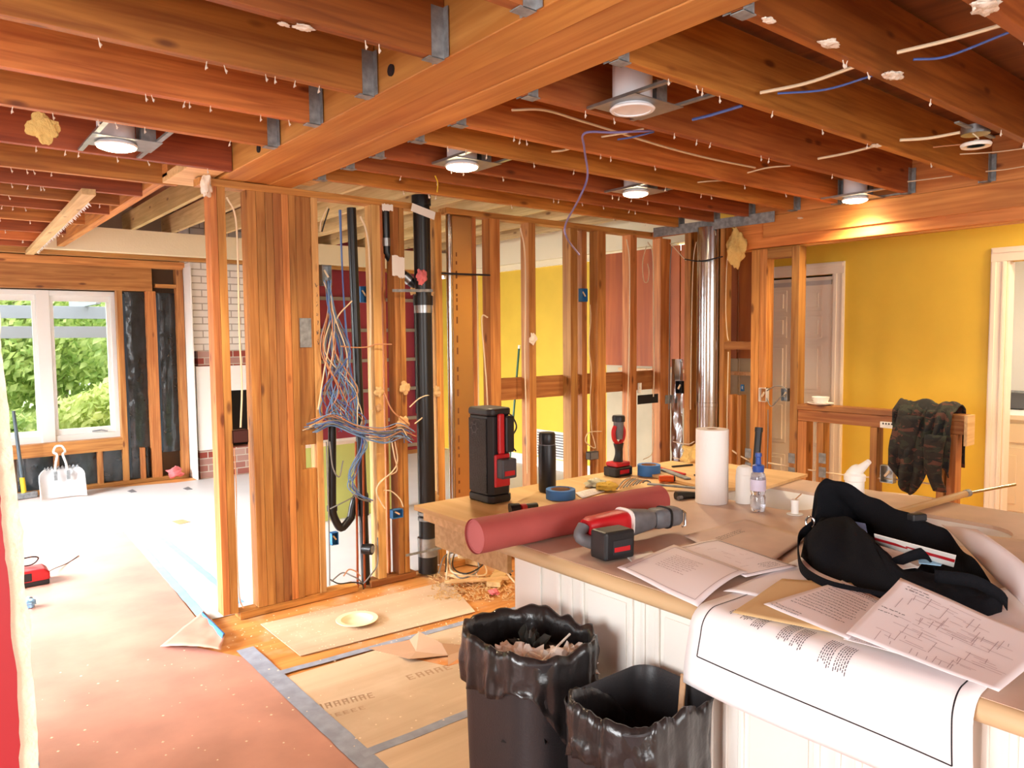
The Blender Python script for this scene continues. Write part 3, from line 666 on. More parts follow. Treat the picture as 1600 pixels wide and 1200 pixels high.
# ================================================================== STUD WALL (front plane Y=4.09)
YS = 4.09; ZT = 2.36
def xs(u): return at(u, 550, y=YS).x
studs = [(335, 347, WZ, 'left board of the double end stud nearest the open passage'), (347, 360, WZ, 'right board of the double end stud nearest the open passage'),
 (392, 407, WZ, 'first plank of the solid stud stack, nearest the left gap'), (407, 421, WZ, 'second plank of the stud stack from the left, wide and orange'), (421, 433, WZ, 'third plank of the stud stack from the left'),
 (433, 446, WZ, 'middle plank of the stud stack, fourth from the left'), (446, 457, WZ, 'narrow reddish plank of the stud stack, fifth from the left'), (457, 467, WZ, 'last narrow plank of the stack before the wide board'),
 (492, 502, PZ, 'pale stud with handwriting at the right end of the stack'),
 (585, 598, PZ, 'light pine stud with dark notches beside the thin black pipe'), (618, 626.5, WZ, 'left board of the double stud with white paint patches'), (626.8, 635, WZ, 'right board of the double stud with white paint patches'),
 (682, 693, WZ, 'stud between the big black pipe and the metal duct'), (767, 783, WZ, 'wide stud right behind the black and red radio'), (827, 838, WZ, 'stud with a torn paper patch at mid height'),
 (892, 903, WZ, 'stud left of the blue junction box'), (934, 947, WZ, 'stud right of the blue junction box, behind the work light'), (985, 995, WZ, 'stud left of the dark outlet bracket'), (1032, 1048, WZ, 'corner stud where the stud wall turns')]
YB = 4.18
for u0, u1, mt, lab in studs:
    x0, x1 = xs(u0), xs(u1)-0.0015
    o = bx('wall_stud', (x0, YS, 0.042), (x1, YB, ZT), mt, lab, 'stud', 'upright studs of the long stud wall', bevel=0.002)
    if u0 == 492:
        hwm = MB(); rh = random.Random(3)
        for k in range(7):
            zz = 1.86-.055*k; xm = (x0+x1)/2
            for j in range(3): hwm.bar((xm+rh.uniform(-.008, .008), YS-.001, zz+rh.uniform(-.015, .015)), (xm+rh.uniform(-.008, .008), YS-.001, zz+rh.uniform(-.015, .015)), .0015, .0025)
        hwm.build('pencil_marks', INK, o, fixn=False)
# wide flat board with opening
xa, xb = xs(467), xs(492)-0.002
zo1, zo0 = at(485, 695, y=YS).z, at(485, 733, y=YS).z
bx('backing_board', (xa, YS+0.012, zo1), (xb, YS+0.05, ZT), WZ, 'wide board above the small square opening in the stud stack', 'board')
bx('backing_board', (xa, YS+0.012, 0.042), (xb, YS+0.05, zo0), WZ, 'wide board below the small square opening in the stud stack', 'board')
bx('backing_board', (xa, YS+0.012, zo0), (xs(475), YS+0.05, zo1), WZ, 'slim filler left of the small square opening', 'board')
q0, q1 = at(470, 543, y=YS), at(487, 497, y=YS)
bx('blank_plate', (q0.x, YS+0.006, q0.z), (q1.x, YS+0.012, q1.z), GALD, 'grey blank metal plate on the wide board', 'plate')
# extra rear studs, slightly different depth
for u0, u1, lab in ((918, 926, 'thin rear stud just left of the blue junction box stud'), (748, 754, 'rear stud left of the wide radio stud'), (608, 612, 'rear stud beside the paint-patched double stud')):
    bx('wall_stud', (xs(u0), YB-0.03, 0.042), (xs(u1), YB+0.05, ZT), WZ, lab, 'stud')
# plates
bx('top_plate', (xs(326)-0.02, YS-0.002, ZT), (XB1+0.9, YB+0.004, 2.398), WX, 'left length of the top plate of the stud wall, under the beam', 'plate')
bx('top_plate', (xs(700), YS-0.002, ZT), (4.94, YB+0.004, 2.398), WX, 'right length of the top plate of the stud wall', 'plate')
bx('bottom_plate', (xs(362), YS-0.002, 0.0), (at(566, 905, y=YS).x-0.03, YB, 0.04), WX, 'bottom plate under the plank stack', 'plate')
bx('bottom_plate', (at(580, 905, y=YS).x, YS-0.002, 0.0), (at(650, 905, y=YS).x, YB, 0.04), WX, 'bottom plate from the thin pipe to the big pipe', 'plate')
bx('bottom_plate', (xs(700), YS, 0.0), (4.94, YB, 0.04), WX, 'bottom plate hidden behind the counter end', 'plate')
# top plate is cut around the big pipe
# horizontal fire-blocking behind studs
zb1, zb0 = at(900, 585, y=YB).z, at(900, 617, y=YB).z
bx('blocking', (at(783, 600, y=YB).x, YB, zb0), (at(1030, 600, y=YB).x, YB+0.038, zb1), WX, 'long horizontal board across the rear of the right-hand studs', 'board')
# corner wall running toward the camera at X=4.85
XR = 4.80
def yr(u, v=550): return at(u, v, x=XR).y
for u0, u1, z0, lab in ((1069, 1078, 0.04, 'stud right of the corner, left of the round duct'), (1124, 1131, 0.04, 'stud immediately right of the round duct'), (1173, 1185, 0.04, 'left post of the doorway framing under the header'), (1185.5, 1197, 0.04, 'right post of the doorway framing under the header'), (1235, 1247, 0.04, 'tall stud at the left end of the half wall')):
    bx('wall_stud', (XR, yr(u1), z0), (XR+0.09, yr(u0), 2.16 if u0 > 1160 else ZT), WZ, lab, 'stud', 'studs of the wall facing the yellow hall', bevel=0.002)
bx('door_header_block', (XR, yr(1235), 2.09), (XR+0.09, yr(1197)-0.001, 2.155), WY, 'short block under the header between post and tall stud', 'blocking')
bx('top_plate', (XR, 3.31, ZT), (XR+0.09, 4.085, 2.398), WY, 'top plate above the round duct', 'plate')
zq = at(1150, 540, x=XR).z
bx('blocking', (XR, yr(1173)+0.001, zq-0.03), (XR+0.09, yr(1131)-0.001, zq+0.03), WY, 'small cross block between duct stud and door post', 'blocking')
zq = at(1150, 690, x=XR).z
for u0, u1, lab in ((1136, 1142, 'short stud below the cross block, left one'), (1150, 1156, 'short stud below the cross block, right one')):
    bx('short_stud', (XR+0.02, yr(u1), 0.04), (XR+0.09, yr(u0), zq+0.35), WZ, lab, 'stud')
bx('bottom_plate', (XR, 1.68, 0.0), (XR+0.09, 4.085, 0.038), WY, 'bottom plate of the half wall', 'plate')
# red plywood panels behind
xp = 5.30
for u0, u1, v0_, v1_, lab in ((945, 1062, 402, 572, 'large red-brown plywood panel behind the right-hand studs'), (1063, 1128, 398, 640, 'red-brown plywood panel behind the round duct'), (1129, 1152, 395, 560, 'narrow red plywood strip left of the door post'), (1153, 1180, 395, 560, 'narrow red plywood strip touching the door post')):
    a, b = at(u0, 500, x=xp), at(u1, 500, x=xp)
    z0 = at((u0+u1)/2, v1_, x=xp).z
    bx('plywood_sheet', (xp, b.y+0.003, z0), (xp+0.015, a.y-0.003, 2.34), PLYR, lab, 'panel')
    bx('lower_panel', (xp+0.02, b.y+0.003, 0.0), (xp+0.035, a.y-0.003, z0+0.05), plain('grey_board_%d' % u0, (186, 170, 140), 0.8, var=0.1), 'dull grey-tan board below the plywood, %s' % ('leftmost and widest' if u0 == 945 else 'behind the duct' if u0 == 1063 else 'left of the two narrow ones' if u0 == 1129 else 'nearest the door post'), 'board')
bx('rail', (xp-0.03, 3.3, at(1000, 575, x=xp).z-0.03), (xp-0.002, 4.9, at(1000, 575, x=xp).z+0.0), PALE, 'pale ledge along the foot of the large plywood panel', 'rail')

# half wall
ZH = 1.065
ye = at(1506, 700, x=XR).y
hw = thing('half_wall', (XR+0.045, 2.2, 0), 'open-framed wood half wall in front of the yellow wall', 'half wall')
bx('top_plate', (XR-0.01, ye, ZH-0.036), (XR+0.10, yr(1248), ZH), WY, parent=hw); bx('lower_plate', (XR, ye, ZH-0.115), (XR+0.09, yr(1248), ZH-0.038), WY, parent=hw)
for u0, u1 in ((1248, 1262), (1278, 1288), (1362, 1373), (1468, 1480), (1484, 1498)):
    bx('stud', (XR, yr(u1), 0.04), (XR+0.09, yr(u0), ZH-0.117), WZ, parent=hw)
bx('end_cap', (XR-0.012, ye-0.02, ZH-0.18), (XR+0.102, ye-0.001, ZH-0.0), PALE, parent=hw)
for v, dv in ((730, 0), (752, 0)):
    pts = [at(1130, v-45+10, x=XR+0.03)] + [at(u, v+(u-1240)*0.13, x=XR+0.03)+Vector((0,0,-0.008*math.sin((u-1240)/40))) for u in range(1170, 1480, 30)]
    cable(pts, 0.006, CABW, 'white cable threaded through the half wall studs, %s run' % ('upper' if v == 730 else 'lower'), name='cable')
for k, (u, v) in enumerate(((1236, 716), (1236, 738), (1284, 716), (1284, 738), (1168, 708), (1168, 730))):
    q = at(u, v, x=XR-0.004); tag(MB().box((XR-0.004, q.y-0.028, q.z-0.035), (XR-0.001, q.y+0.022, q.z+0.035)).build('nail_plate', GALD), 'grey nail guard plate on the %s, %s' % (('tall stud', 'second half wall stud', 'door post')[k//2], ('upper', 'lower')[k % 2]), 'plate')
# bowl on the half wall
q = at(1282, 628, x=XR+0.045)
bw = thing('bowl_on_plate', (XR+0.045, q.y, ZH), 'small white bowl on a saucer standing on the half wall', 'bowl')
MB().lathe([(0, 0), (0.05, 0), (0.085, 0.012), (0.086, 0.016), (0.05, 0.006), (0, 0.006)], (XR+0.045, q.y, ZH), 24).build('saucer', WHT, bw, smooth=True)
MB().lathe([(0, 0.007), (0.035, 0.007), (0.055, 0.04), (0.058, 0.055), (0.053, 0.055), (0.045, 0.02), (0, 0.014)], (XR+0.045, q.y, ZH), 24).build('bowl', WHT, bw, smooth=True)
# metal strap
pa, pb = at(1042, 366, x=XR-0.05), at(1212, 349, x=XR-0.03)
tag(MB().bar((XR-0.045, 4.03, 2.385), (XR-0.045, pb.y, 2.375), 0.004, 0.075).build('metal_strap', GALD), 'grey metal strap nailed across the wall corner', 'strap')
# ================================================================== DUCTS AND PIPES
def vpipe(name, u, v0_, v1_, y, r, mat, label, cat='pipe', lean=0, n=20, u2=None):
    a = at(u, v0_, y=y); b = at(u2 if u2 else u, v1_, y=y)
    if v1_ > 0: pass
    o = thing(name, (b.x, y, b.z), label, cat); return o, a, b
# thin ABS pipe
YP = YS+0.05
o, a, b = vpipe('drain_pipe', 549, 325, 912, YP, 0.028, BLKP, 'thin leaning black vent pipe beside the blue wire bundle', u2=572)
MB().tube([a, a.lerp(b, .5), b], 0.028, 20).build('pipe', BLKP, o, smooth=True)
c = a.lerp(b, 0.79); MB().tube([c+Vector((0,0,.05)), c-Vector((0,0,.05))], 0.036, 20).build('coupling', BLKP, o, smooth=True)
c = a.lerp(b, 0.90); MB().tube([c+Vector((-0.02,-0.02,0)), c+Vector((0.015,-0.07,0))], 0.034, 20).build('cleanout', BLKP, o, smooth=True)
MB().tube([c+Vector((0.015,-0.07,0)), c+Vector((0.017,-0.074,0))], 0.022, 16).build('cleanout_plug', GALD, o, smooth=True)
# P-trap
a = at(519, 640, y=YP); bq = at(519, 795, y=YP); cq = at(533, 825, y=YP); dq = at(549, 805, y=YP); eq = at(556, 778, y=YP); fq = at(573, 775, y=YP)
pt = thing('sink_trap', (a.x, YP, cq.z), 'black P-trap drain hanging left of the thin pipe', 'pipe')
MB().tube([a, bq], 0.024, 18).build('tailpiece', BLKP, pt, smooth=True)
MB().tube(crom([bq, bq+Vector((0.012,0,-0.055)), cq, dq+Vector((-0.008,0,-0.02)), dq, eq, fq], 5), 0.024, 16).build('trap_bend', BLKP, pt, smooth=True)
MB().tube([bq+Vector((0,0,.02)), bq+Vector((0,0,-.012))], 0.031, 18).build('slip_nut', BLKP, pt, smooth=True)
# copper pipes
for u, u2, k in ((556, 559, 'left'), (567, 570, 'right')):
    a, b = at(u, 690, y=YP-0.03), at(u2, 918, y=YP-0.03)
    tag(MB().tube([a, b], 0.007, 10).build('copper_pipe', COPPER, smooth=True), 'slim copper water pipe running down to the floor, %s of the pair' % k, 'pipe')
a = at(534, 649, y=YP-.03); b = at(564, 648, y=YP-.03); c = at(566, 690, y=YP-.03)
tag(MB().tube([a, b, b+Vector((0.012,0,-0.012)), c], 0.008, 10).build('copper_elbow', COPPER, smooth=True), 'bent copper stub sticking left of the thin black pipe', 'pipe')
# second pipe behind light pine stud (upper)
a, b = at(602, 330, y=YP+0.02), at(604, 395, y=YP+0.02); c = at(625, 425, y=YP+0.03); d = at(655, 452, y=YP)
o = thing('vent_pipe', (b.x, YP, b.z), 'black vent pipe bending right toward the big stack above the paint patches', 'pipe')
MB().tube([a, b, b.lerp(c, .5), c, d], 0.030, 16).build('pipe', BLKP, o, smooth=True)
for (e, mt) in ((a.lerp(b, .75), GALV), (c.lerp(d, .35), GALV)):
    dr_ = (b-a).normalized() if e == a.lerp(b, .75) else (d-c).normalized()
    MB().tube([e-dr_*0.025, e+dr_*0.025], 0.034, 16).build('clamp', mt, o, smooth=True)
# big stack
YK = YS+0.0
a, b = at(658, 306, y=YK), at(669, 893, y=YK)
bp_ = thing('soil_stack', (b.x, YK, b.z), 'big black cast drain stack with metal clamps', 'pipe')
def seg(t0, t1, r, nm, mt): MB().tube([a.lerp(b, t0), a.lerp(b, (t0+t1)/2), a.lerp(b, t1)], r, 28).build(nm, mt, bp_, smooth=True)
seg(0.02, 0.44, 0.054, 'upper_pipe', BLKP); seg(0.0, 0.025, 0.062, 'hub', BLKP); seg(0.26, 0.285, 0.064, 'hub', BLKP); seg(0.285, 0.305, 0.060, 'clamp', GALV)
seg(0.30, 0.93, 0.056, 'lower_pipe', BLKP); seg(0.93, 1.0, 0.064, 'hub', BLKP); seg(0.905, 0.955, 0.066, 'clamp', GALV); seg(0.835, 0.843, 0.061, 'strap_band', GALD); seg(0.85, 0.858, 0.061, 'strap_band', GALD)
q = a.lerp(b, 0.045)
MB().bar(q+Vector((-0.11,-0.062,0.02)), q+Vector((0.06,-0.062,-0.02)), 0.003, 0.05).build('tape_label', WHT, bp_)
for (v, u0, u1, lab) in ((453, 613, 676, 'perforated metal strap holding the stack, upper'), ):
    p0, p1 = at(u0, v+1, y=YS-0.06), at(u1, v+1, y=YS-0.06)
    tag(MB().bar(p0, p1, 0.002, 0.018).build('pipe_strap', GALD), lab, 'strap')
p0, p1 = at(634, 868, y=YS-0.065), at(690, 856, y=YS-0.065)
tag(MB().bar(p0, p1, 0.002, 0.016).build('pipe_strap', GALD), 'metal strap holding the stack near the floor', 'strap')
p = at(659, 432, y=YS-0.05); fluff('insulation_scrap', p, 0.035, PNK, 'pink foam lump stuck on the big black stack', 'insulation', 5, (1, .6, 1.2))
# silver-edged duct: galvanised rectangular riser and the round duct
a0, a1 = at(704, 340, y=YS+0.02), at(712, 340, y=YS+0.02)
zt_ = ZT-0.005
du = thing('heating_duct', (xs(722), YS+0.06, 0.2), 'flat galvanised heating duct riser with shiny rounded edge', 'duct')
xd0, xd1 = xs(703), xs(742)
MB().tube([(xd0+0.02, YS+0.02, 0.35), (xd0+0.02, YS+0.02, 1.4), (xd0+0.02, YS+0.02, zt_)], 0.022, 16).build('rolled_edge', DUCT, du, smooth=True)
DUCTW = plain('duct_wood_reflection', (206, 168, 118), 0.28, metal=0.85, bump=0.2, bscale=4)  # galvanised body; brown-gold reflection put into its base colour
MB().prism([(xd0+0.03, 0), (xd1, 0), (xd1+0.01, 0.03), (xd1, 0.07), (xd0+0.03, 0.07)], (0, YS+0.012, 0.15), (1,0,0), (0,1,0), (0,0,1), zt_-0.15).build('duct_body', DUCTW, du, bevel=0.01)
PRT = plain('brown_print', (120, 76, 44), .6); rh = random.Random(4); zz = 0.5
while zz < 2.1:
    L_ = rh.uniform(.015, .05); MB().box((xd0+.062+rh.uniform(0, .004), YS+.0095, zz), (xd0+.074, YS+.0115, zz+L_)).build('faded_print', PRT, du); zz += L_+rh.uniform(.008, .09)
p0, p1 = at(690, 427, y=YS-0.02), at(766, 430, y=YS-0.02)
tag(MB().bar(p0, p1, 0.004, 0.012).build('threaded_rod', INKD), 'dark rod bridging the studs in front of the heating duct', 'rod')
rd = thing('round_duct', (XR+0.02, yr(1106), 0.0), 'round galvanised duct standing at the wall corner', 'duct')
yc = (yr(1090)+yr(1122))/2
MB().lathe([(0.098, 0.0), (0.098, 1.0), (0.101, 1.002), (0.101, 1.03), (0.098, 1.032), (0.098, 2.37), (0.0, 2.37)], (XR+0.02, yc, 0.0), 32).build('pipe_body', DUCT, rd, smooth=True)
MB().bar((XR-0.05, yc-0.06, 0.02), (XR-0.05, yc-0.06, 2.3), 0.006, 0.004, (1,0,0)).build('seam', GALV, rd)
pts = [at(1070, 405, x=XR-0.1), at(1095, 408, x=XR-0.1), at(1129, 401, x=XR-0.1)]
cable(pts, 0.005, INKD, 'thin dark rod curving across the round duct', name='rod', cat='rod')

# ================================================================== RECESSED LIGHTS
def canlight(u, v, y0, y1, lit, label, r=0.075, zrim=2.385, barx=0.10):
    c = at(u, v, z=zrim); o = thing('can_light', c, label, 'light fixture', 'recessed can lights')
    tz = zrim
    MB().lathe([(r*0.98, 0.0), (r*0.98, 0.17), (r*0.7, 0.19), (0.0, 0.19)], (c.x, c.y, tz), 28).build('housing', CANW, o, smooth=True)
    MB().lathe([(r*0.90, 0.012), (r*0.90, 0.0), (r*1.06, 0.0), (r*1.12, 0.006), (r*1.04, 0.012), (r*0.98, 0.012)], (c.x, c.y, tz-0.004), 32).build('trim_ring', CANW, o, smooth=True)
    if lit:
        MB().lathe([(0.0, 0.012), (r*1.02, 0.0), (r*1.0, -0.006), (r*.7, -0.014), (0, -0.018)], (c.x, c.y, tz-.004), 28).build('bulb', GLOW, o, smooth=True)
    else:
        MB().lathe([(r*0.30, 0.0), (r*0.34, 0.05), (r*.2, 0.09), (0, 0.09)], (c.x, c.y, tz+0.02), 20).build('bulb', plain('dead_bulb', (206, 204, 196), 0.3), o, smooth=True)
    MB().box((c.x-0.11, c.y-0.11, tz+0.012), (c.x+0.16, c.y+0.10, tz+0.015)).build('mounting_plate', GALV, o)
    bxm = MB().box((c.x+0.09, c.y-0.04, tz+0.02), (c.x+0.15, c.y+0.05, tz+0.12)).build('wiring_box', GALD, o)
    for dx in (-0.105, 0.135):
        MB().box((c.x+dx, y0, tz+0.016), (c.x+dx+0.02, y1, tz+0.026)).build('hanger_bar', GALV, o)
    if lit:
        l = bpy.data.lights.new('can_lamp', 'SPOT'); l.energy = 75; l.color = (1.0, 0.78, 0.50); l.spot_size = math.radians(150); l.spot_blend = 0.8; l.shadow_soft_size = 0.05
        lo = bpy.data.objects.new('can_lamp', l); COL.objects.link(lo); lo.parent = o; lo.location = (0, 0, -0.045)
    return o
canlight(182, 228, 3.30, 3.86, True, 'lit can light at upper left between the joists')
canlight(722, 260, 2.83, 3.14, True, 'lit can light left of centre above the stud wall')
canlight(993, 302, 2.83, 3.14, True, 'lit can light right of centre above the stud wall', r=0.07)
canlight(1336, 312, 2.08, 2.48, True, 'lit can light next to the header of the yellow hall', r=0.07)
canlight(988, 172, 1.65, 2.04, False, 'unlit white can light near the big beam')
# round ceiling junction box with white ring
c = at(1524, 214, z=2.385)
jb = thing('ceiling_box', c, 'round ceiling electrical box with a loose white plastic ring', 'junction box')
MB().lathe([(0.055, 0.0), (0.055, 0.035), (0, 0.035)], (c.x, c.y, 2.395), 24).build('box', GALV, jb, smooth=True)
MB().lathe([(0.034, 0.0), (0.056, -0.004), (0.060, 0.006), (0.056, 0.012), (0.036, 0.010), (0.034, 0.0)], (c.x-0.005, c.y-0.005, 2.345), 28).build('ring', WHT, jb, smooth=True)
MB().tube(crom([(c.x-.03, c.y, 2.395), (c.x-.02, c.y-.02, 2.37), (c.x+.02, c.y+.01, 2.375), (c.x+.03, c.y-.01, 2.35)], 5), 0.003, 6).build('wire', CABW, jb, smooth=True)
MB().box((c.x-0.2, c.y-0.01, 2.41), (c.x+0.2, c.y+0.01, 2.416)).build('bar', GALD, jb)

# ================================================================== CEILING CABLES AND SCRAPS
def cpx(pts, r, mat, label, z=None, y=None, x=None, **k):
    P = []
    for p in pts:
        u, v = p[:2]; kk = dict(z=z, y=y, x=x)
        if len(p) > 2: kk = dict(z=p[2], y=None, x=None)
        P.append(at(u, v, **kk))
    return cable(P, r, mat, label, **k)
GC = 'cut cables hanging from the joists'
cc = [((1402, 82), (1485, 62), (1566, 39), 'thick white cable stub at the top right, longest', CABW, .006), ((1427, 93), (1480, 88), (1578, 50), 'blue cable below the longest white stub', CABB, .004),
      ((1188, 145), (1260, 130), (1336, 104), 'white cable stub left of the top right joist', CABW, .006), ((1215, 146), (1290, 140), (1364, 118), 'blue cable under the middle white stub', CABB, .004),
      ((1082, 187), (1110, 180), (1160, 165), 'short thick blue cable stub right of the unlit can', CABB, .006), ((1406, 219), (1450, 216), (1500, 207), 'white cable stub reaching the round ceiling box', CABW, .006),
      ((1278, 248), (1320, 240), (1372, 227), 'white cable stub left of the round ceiling box', CABW, .006), ((940, 214), (975, 208), (1006, 201), 'short white cable piece under the unlit can', CABW, .004),
      ((965, 218), (990, 214), (1022, 206), 'thin blue cable piece under the unlit can', CABB, .004), ((862, 237), (880, 235), (894, 231), 'short white stub left of the purple cable', CABW, .005),
      ((1168, 270), (1200, 262), (1235, 259), 'curved white stub on the middle joist', CABW, .004), ((1090, 285), (1110, 283), (1134, 282), 'white stub behind the middle joist', CABW, .004),
      ((1500, 241), (1550, 238), (1600, 232), 'pale stub at the right edge under the ceiling box', CABW, .003), ((1418, 284), (1450, 280), (1488, 275), 'thin pale stub above the header, left', CABW, .003),
      ((1540, 268), (1570, 265), (1600, 260), 'thin pale stub above the header, right', CABW, .003), ((1458, 230), (1500, 226), (1550, 222), 'thin stub crossing behind the ceiling box', CABO, .003)]
for i, (a, b, c, lab, mt, r) in enumerate(cc):
    za = 2.50 if i != 5 else 2.42
    cpx([a, b, c], r, mt, lab, z=za-0.07, group=GC)
cpx([(800, 172, 2.43), (850, 172, 2.45), (905, 188, 2.45), (960, 205, 2.45), (1040, 230, 2.45), (1110, 248, 2.45), (1180, 262, 2.45)], .005, CABW, 'long white cable stapled along the joist face', n=8)
cpx([(1022, 204, 2.42), (960, 207, 2.40), (914, 208, 2.39), (913, 232, 2.36), (918, 275, 2.28), (905, 310, 2.18), (884, 350, 2.12), (886, 372, 2.05), (905, 398, 2.02)], .005, plain('purple_cable_jacket', (128, 118, 168), 0.5), 'purple-blue cable loop hanging down in front of the studs', n=8)
cpx([(680, 275, 2.38), (684, 286, 2.36), (683, 300, 2.33)], .003, YPL, 'short yellow wire hanging beside the second lit can', n=6)
# plaster scraps on joist undersides
def scrap(u, v, z, s, lab, mat=PLASTER, seed=1, sq=(1.6, 1, .35), nm='plaster_scrap'):
    p = at(u, v, z=z); return fluff(nm, p, s, mat, lab, 'scrap', seed, sq)
for i, (u, v, s, lab) in enumerate(((1296, 68, .022, 'plaster scrap on the dark red joist, largest near the top'), (1395, 118, .026, 'long plaster sliver on the dark red joist'), (1368, 228, .018, 'small plaster sliver on the joist left of the round box'), (1538, 10, .03, 'plaster scrap in the top right corner'), (1201, 32, .013, 'small plaster crumb at the big beam corner'), (474, 43, .016, 'plaster crumb on the nearest left joist, right one'), (443, 38, .010, 'plaster crumb on the nearest left joist, left one'), (1250, 341, .014, 'plaster patch on the header over the tall stud'))):
    scrap(u, v, 2.392 if i != 7 else 2.34, s, lab, seed=i+3)
p = at(65, 200, y=3.255, ); fluff('insulation_scrap', p, 0.045, YIN, 'yellow insulation scrap on the joist left of the lit can', 'insulation', 4, (1, .25, 1))
p = at(1150, 386, x=XR-0.05); fluff('insulation_bag', p, 0.075, YIN, 'yellow insulation tuft hanging near the top of the round duct', 'insulation', 8, (.6, .9, 1.5))
p = at(1088, 712, x=XR-0.08); fluff('insulation_pile', p, 0.10, YIN, 'yellow insulation tuft behind the paper towel roll', 'insulation', 11, (.8, 1.2, .9))
p = at(322, 290, y=YS-.02); fluff('plaster_scrap', p, 0.035, PLASTER, 'white plaster chunk at the top of the end stud', 'scrap', 6, (.8, .8, 1.6))

# ================================================================== WIRING IN THE STUD WALL
YW = YS+0.045
GWI = 'wires in the big tangle between stack and thin pipe'
rr = random.Random(21)
# bundle hanging from the panel box at (510,425) down to the knot at (545,670)
mats = [CABL, CABL, CABB, CABG, CABL, CABW, CABO, CABG]
def wpath(us, vs, y, jit=3):
    return [at(u+rr.uniform(-jit, jit), v+rr.uniform(-jit, jit), y=y+rr.uniform(-.03, .03)) for u, v in zip(us, vs)]
desc = ['light blue', 'light blue', 'deep blue', 'grey', 'light blue', 'cream', 'orange', 'grey']
for k in range(34):
    t = k/33; m_ = mats[k % 8]
    us = [508+8*rr.random(), 512+12*rr.random(), 502+44*rr.random(), 500+62*rr.random(), 500+75*rr.random(), 520+50*rr.random()]
    vs = [440, 485, 550, 610, 650, 672]
    cable(wpath(us, vs, YS-0.02), 0.0032, m_, '%s wire of the tangle falling from the metal box' % desc[k % 8], GWI+' (%s, falling)' % desc[k % 8])
for k in range(20):
    m_ = mats[(k*3) % 8]; d_ = desc[(k*3) % 8]
    v0_ = 655+rr.uniform(-6, 14)
    us = [478+rr.uniform(-4, 25), 520, 560, 600, 625, 640+rr.uniform(-6, 8)]
    vs = [v0_+8, v0_-2, v0_+14, v0_+20, v0_+14, v0_+22]
    cable(wpath(us, vs, YS-0.05, 4), 0.0032, m_, '%s wire of the tangle running sideways to the right' % d_, GWI+' (%s, sideways)' % d_)
for k in range(8):
    m_ = [CABL, CABB, CABL, CABG][k % 4]; d_ = ['light blue', 'deep blue', 'light blue', 'grey'][k % 4]
    us = [563+k, 566+rr.uniform(-4, 6), 548+rr.uniform(-6, 8), 546+rr.uniform(0, 10), 560, 580]
    vs = [675, 700, 735, 760, 775, 782]
    cable(wpath(us, vs, YS-0.03), 0.0032, m_, '%s wire looping below the tangle beside the thin pipe' % d_, GWI+' (%s, lower loop)' % d_)
for i, (us, vs, m_, lab) in enumerate((
    ((617, 621, 612, 592, 590, 602), (690, 720, 738, 755, 775, 795), CABW, 'cream cable loop dropping from the tangle, inner'),
    ((612, 616, 620, 604, 588, 598), (690, 712, 735, 745, 765, 790), CABW, 'cream cable loop dropping from the tangle, outer'),
    ((600, 612, 625, 630), (766, 768, 780, 792), CABW, 'cream cable leading to the blue box below'),
    ((516, 530, 546, 555), (795, 788, 780, 774), CABG, 'grey cable crossing above the P-trap'),
    ((515, 520, 530, 536), (690, 730, 745, 720), CABG, 'grey wire looping left of the green partition'),
    ((510, 512, 514, 515, 515), (690, 760, 820, 880, 915), CABG, 'grey cable hanging down along the stack edge stud'),
    ((518, 535, 550, 560, 566), (908, 895, 900, 905, 912), CABG, 'grey cable lying at the floor left of the copper pipes'),
    ((515, 530, 550, 565, 568), (905, 912, 910, 912, 920), CABK, 'black cable lying at the floor left of the copper pipes'),
    ((537, 545, 556, 563), (900, 890, 893, 900), CABO, 'orange cable curling at the floor by the copper pipes'),
    ((568, 578, 590, 590), (912, 900, 880, 840), CABG, 'grey cable rising right of the thin pipe'),
    ((533, 555, 575, 588, 612), (541, 543, 542, 538, 538), CABO, 'cream cable pulled sideways across the thin pipe'),
    ((497, 510, 525, 550), (640, 560, 500, 470), CABW, 'thin cream wire across the pale stud'),
    ((640, 656, 672, 673, 662, 648), (636, 622, 618, 630, 650, 662), CABW, 'cream cable loop in front of the big stack'),
    ((600, 612, 628, 640), (612, 640, 655, 665), CABO, 'orange-brown wire between the torn papers'),
    )):
    cable(wpath(us, vs, YS-0.045, 0), 0.0042, m_, lab)
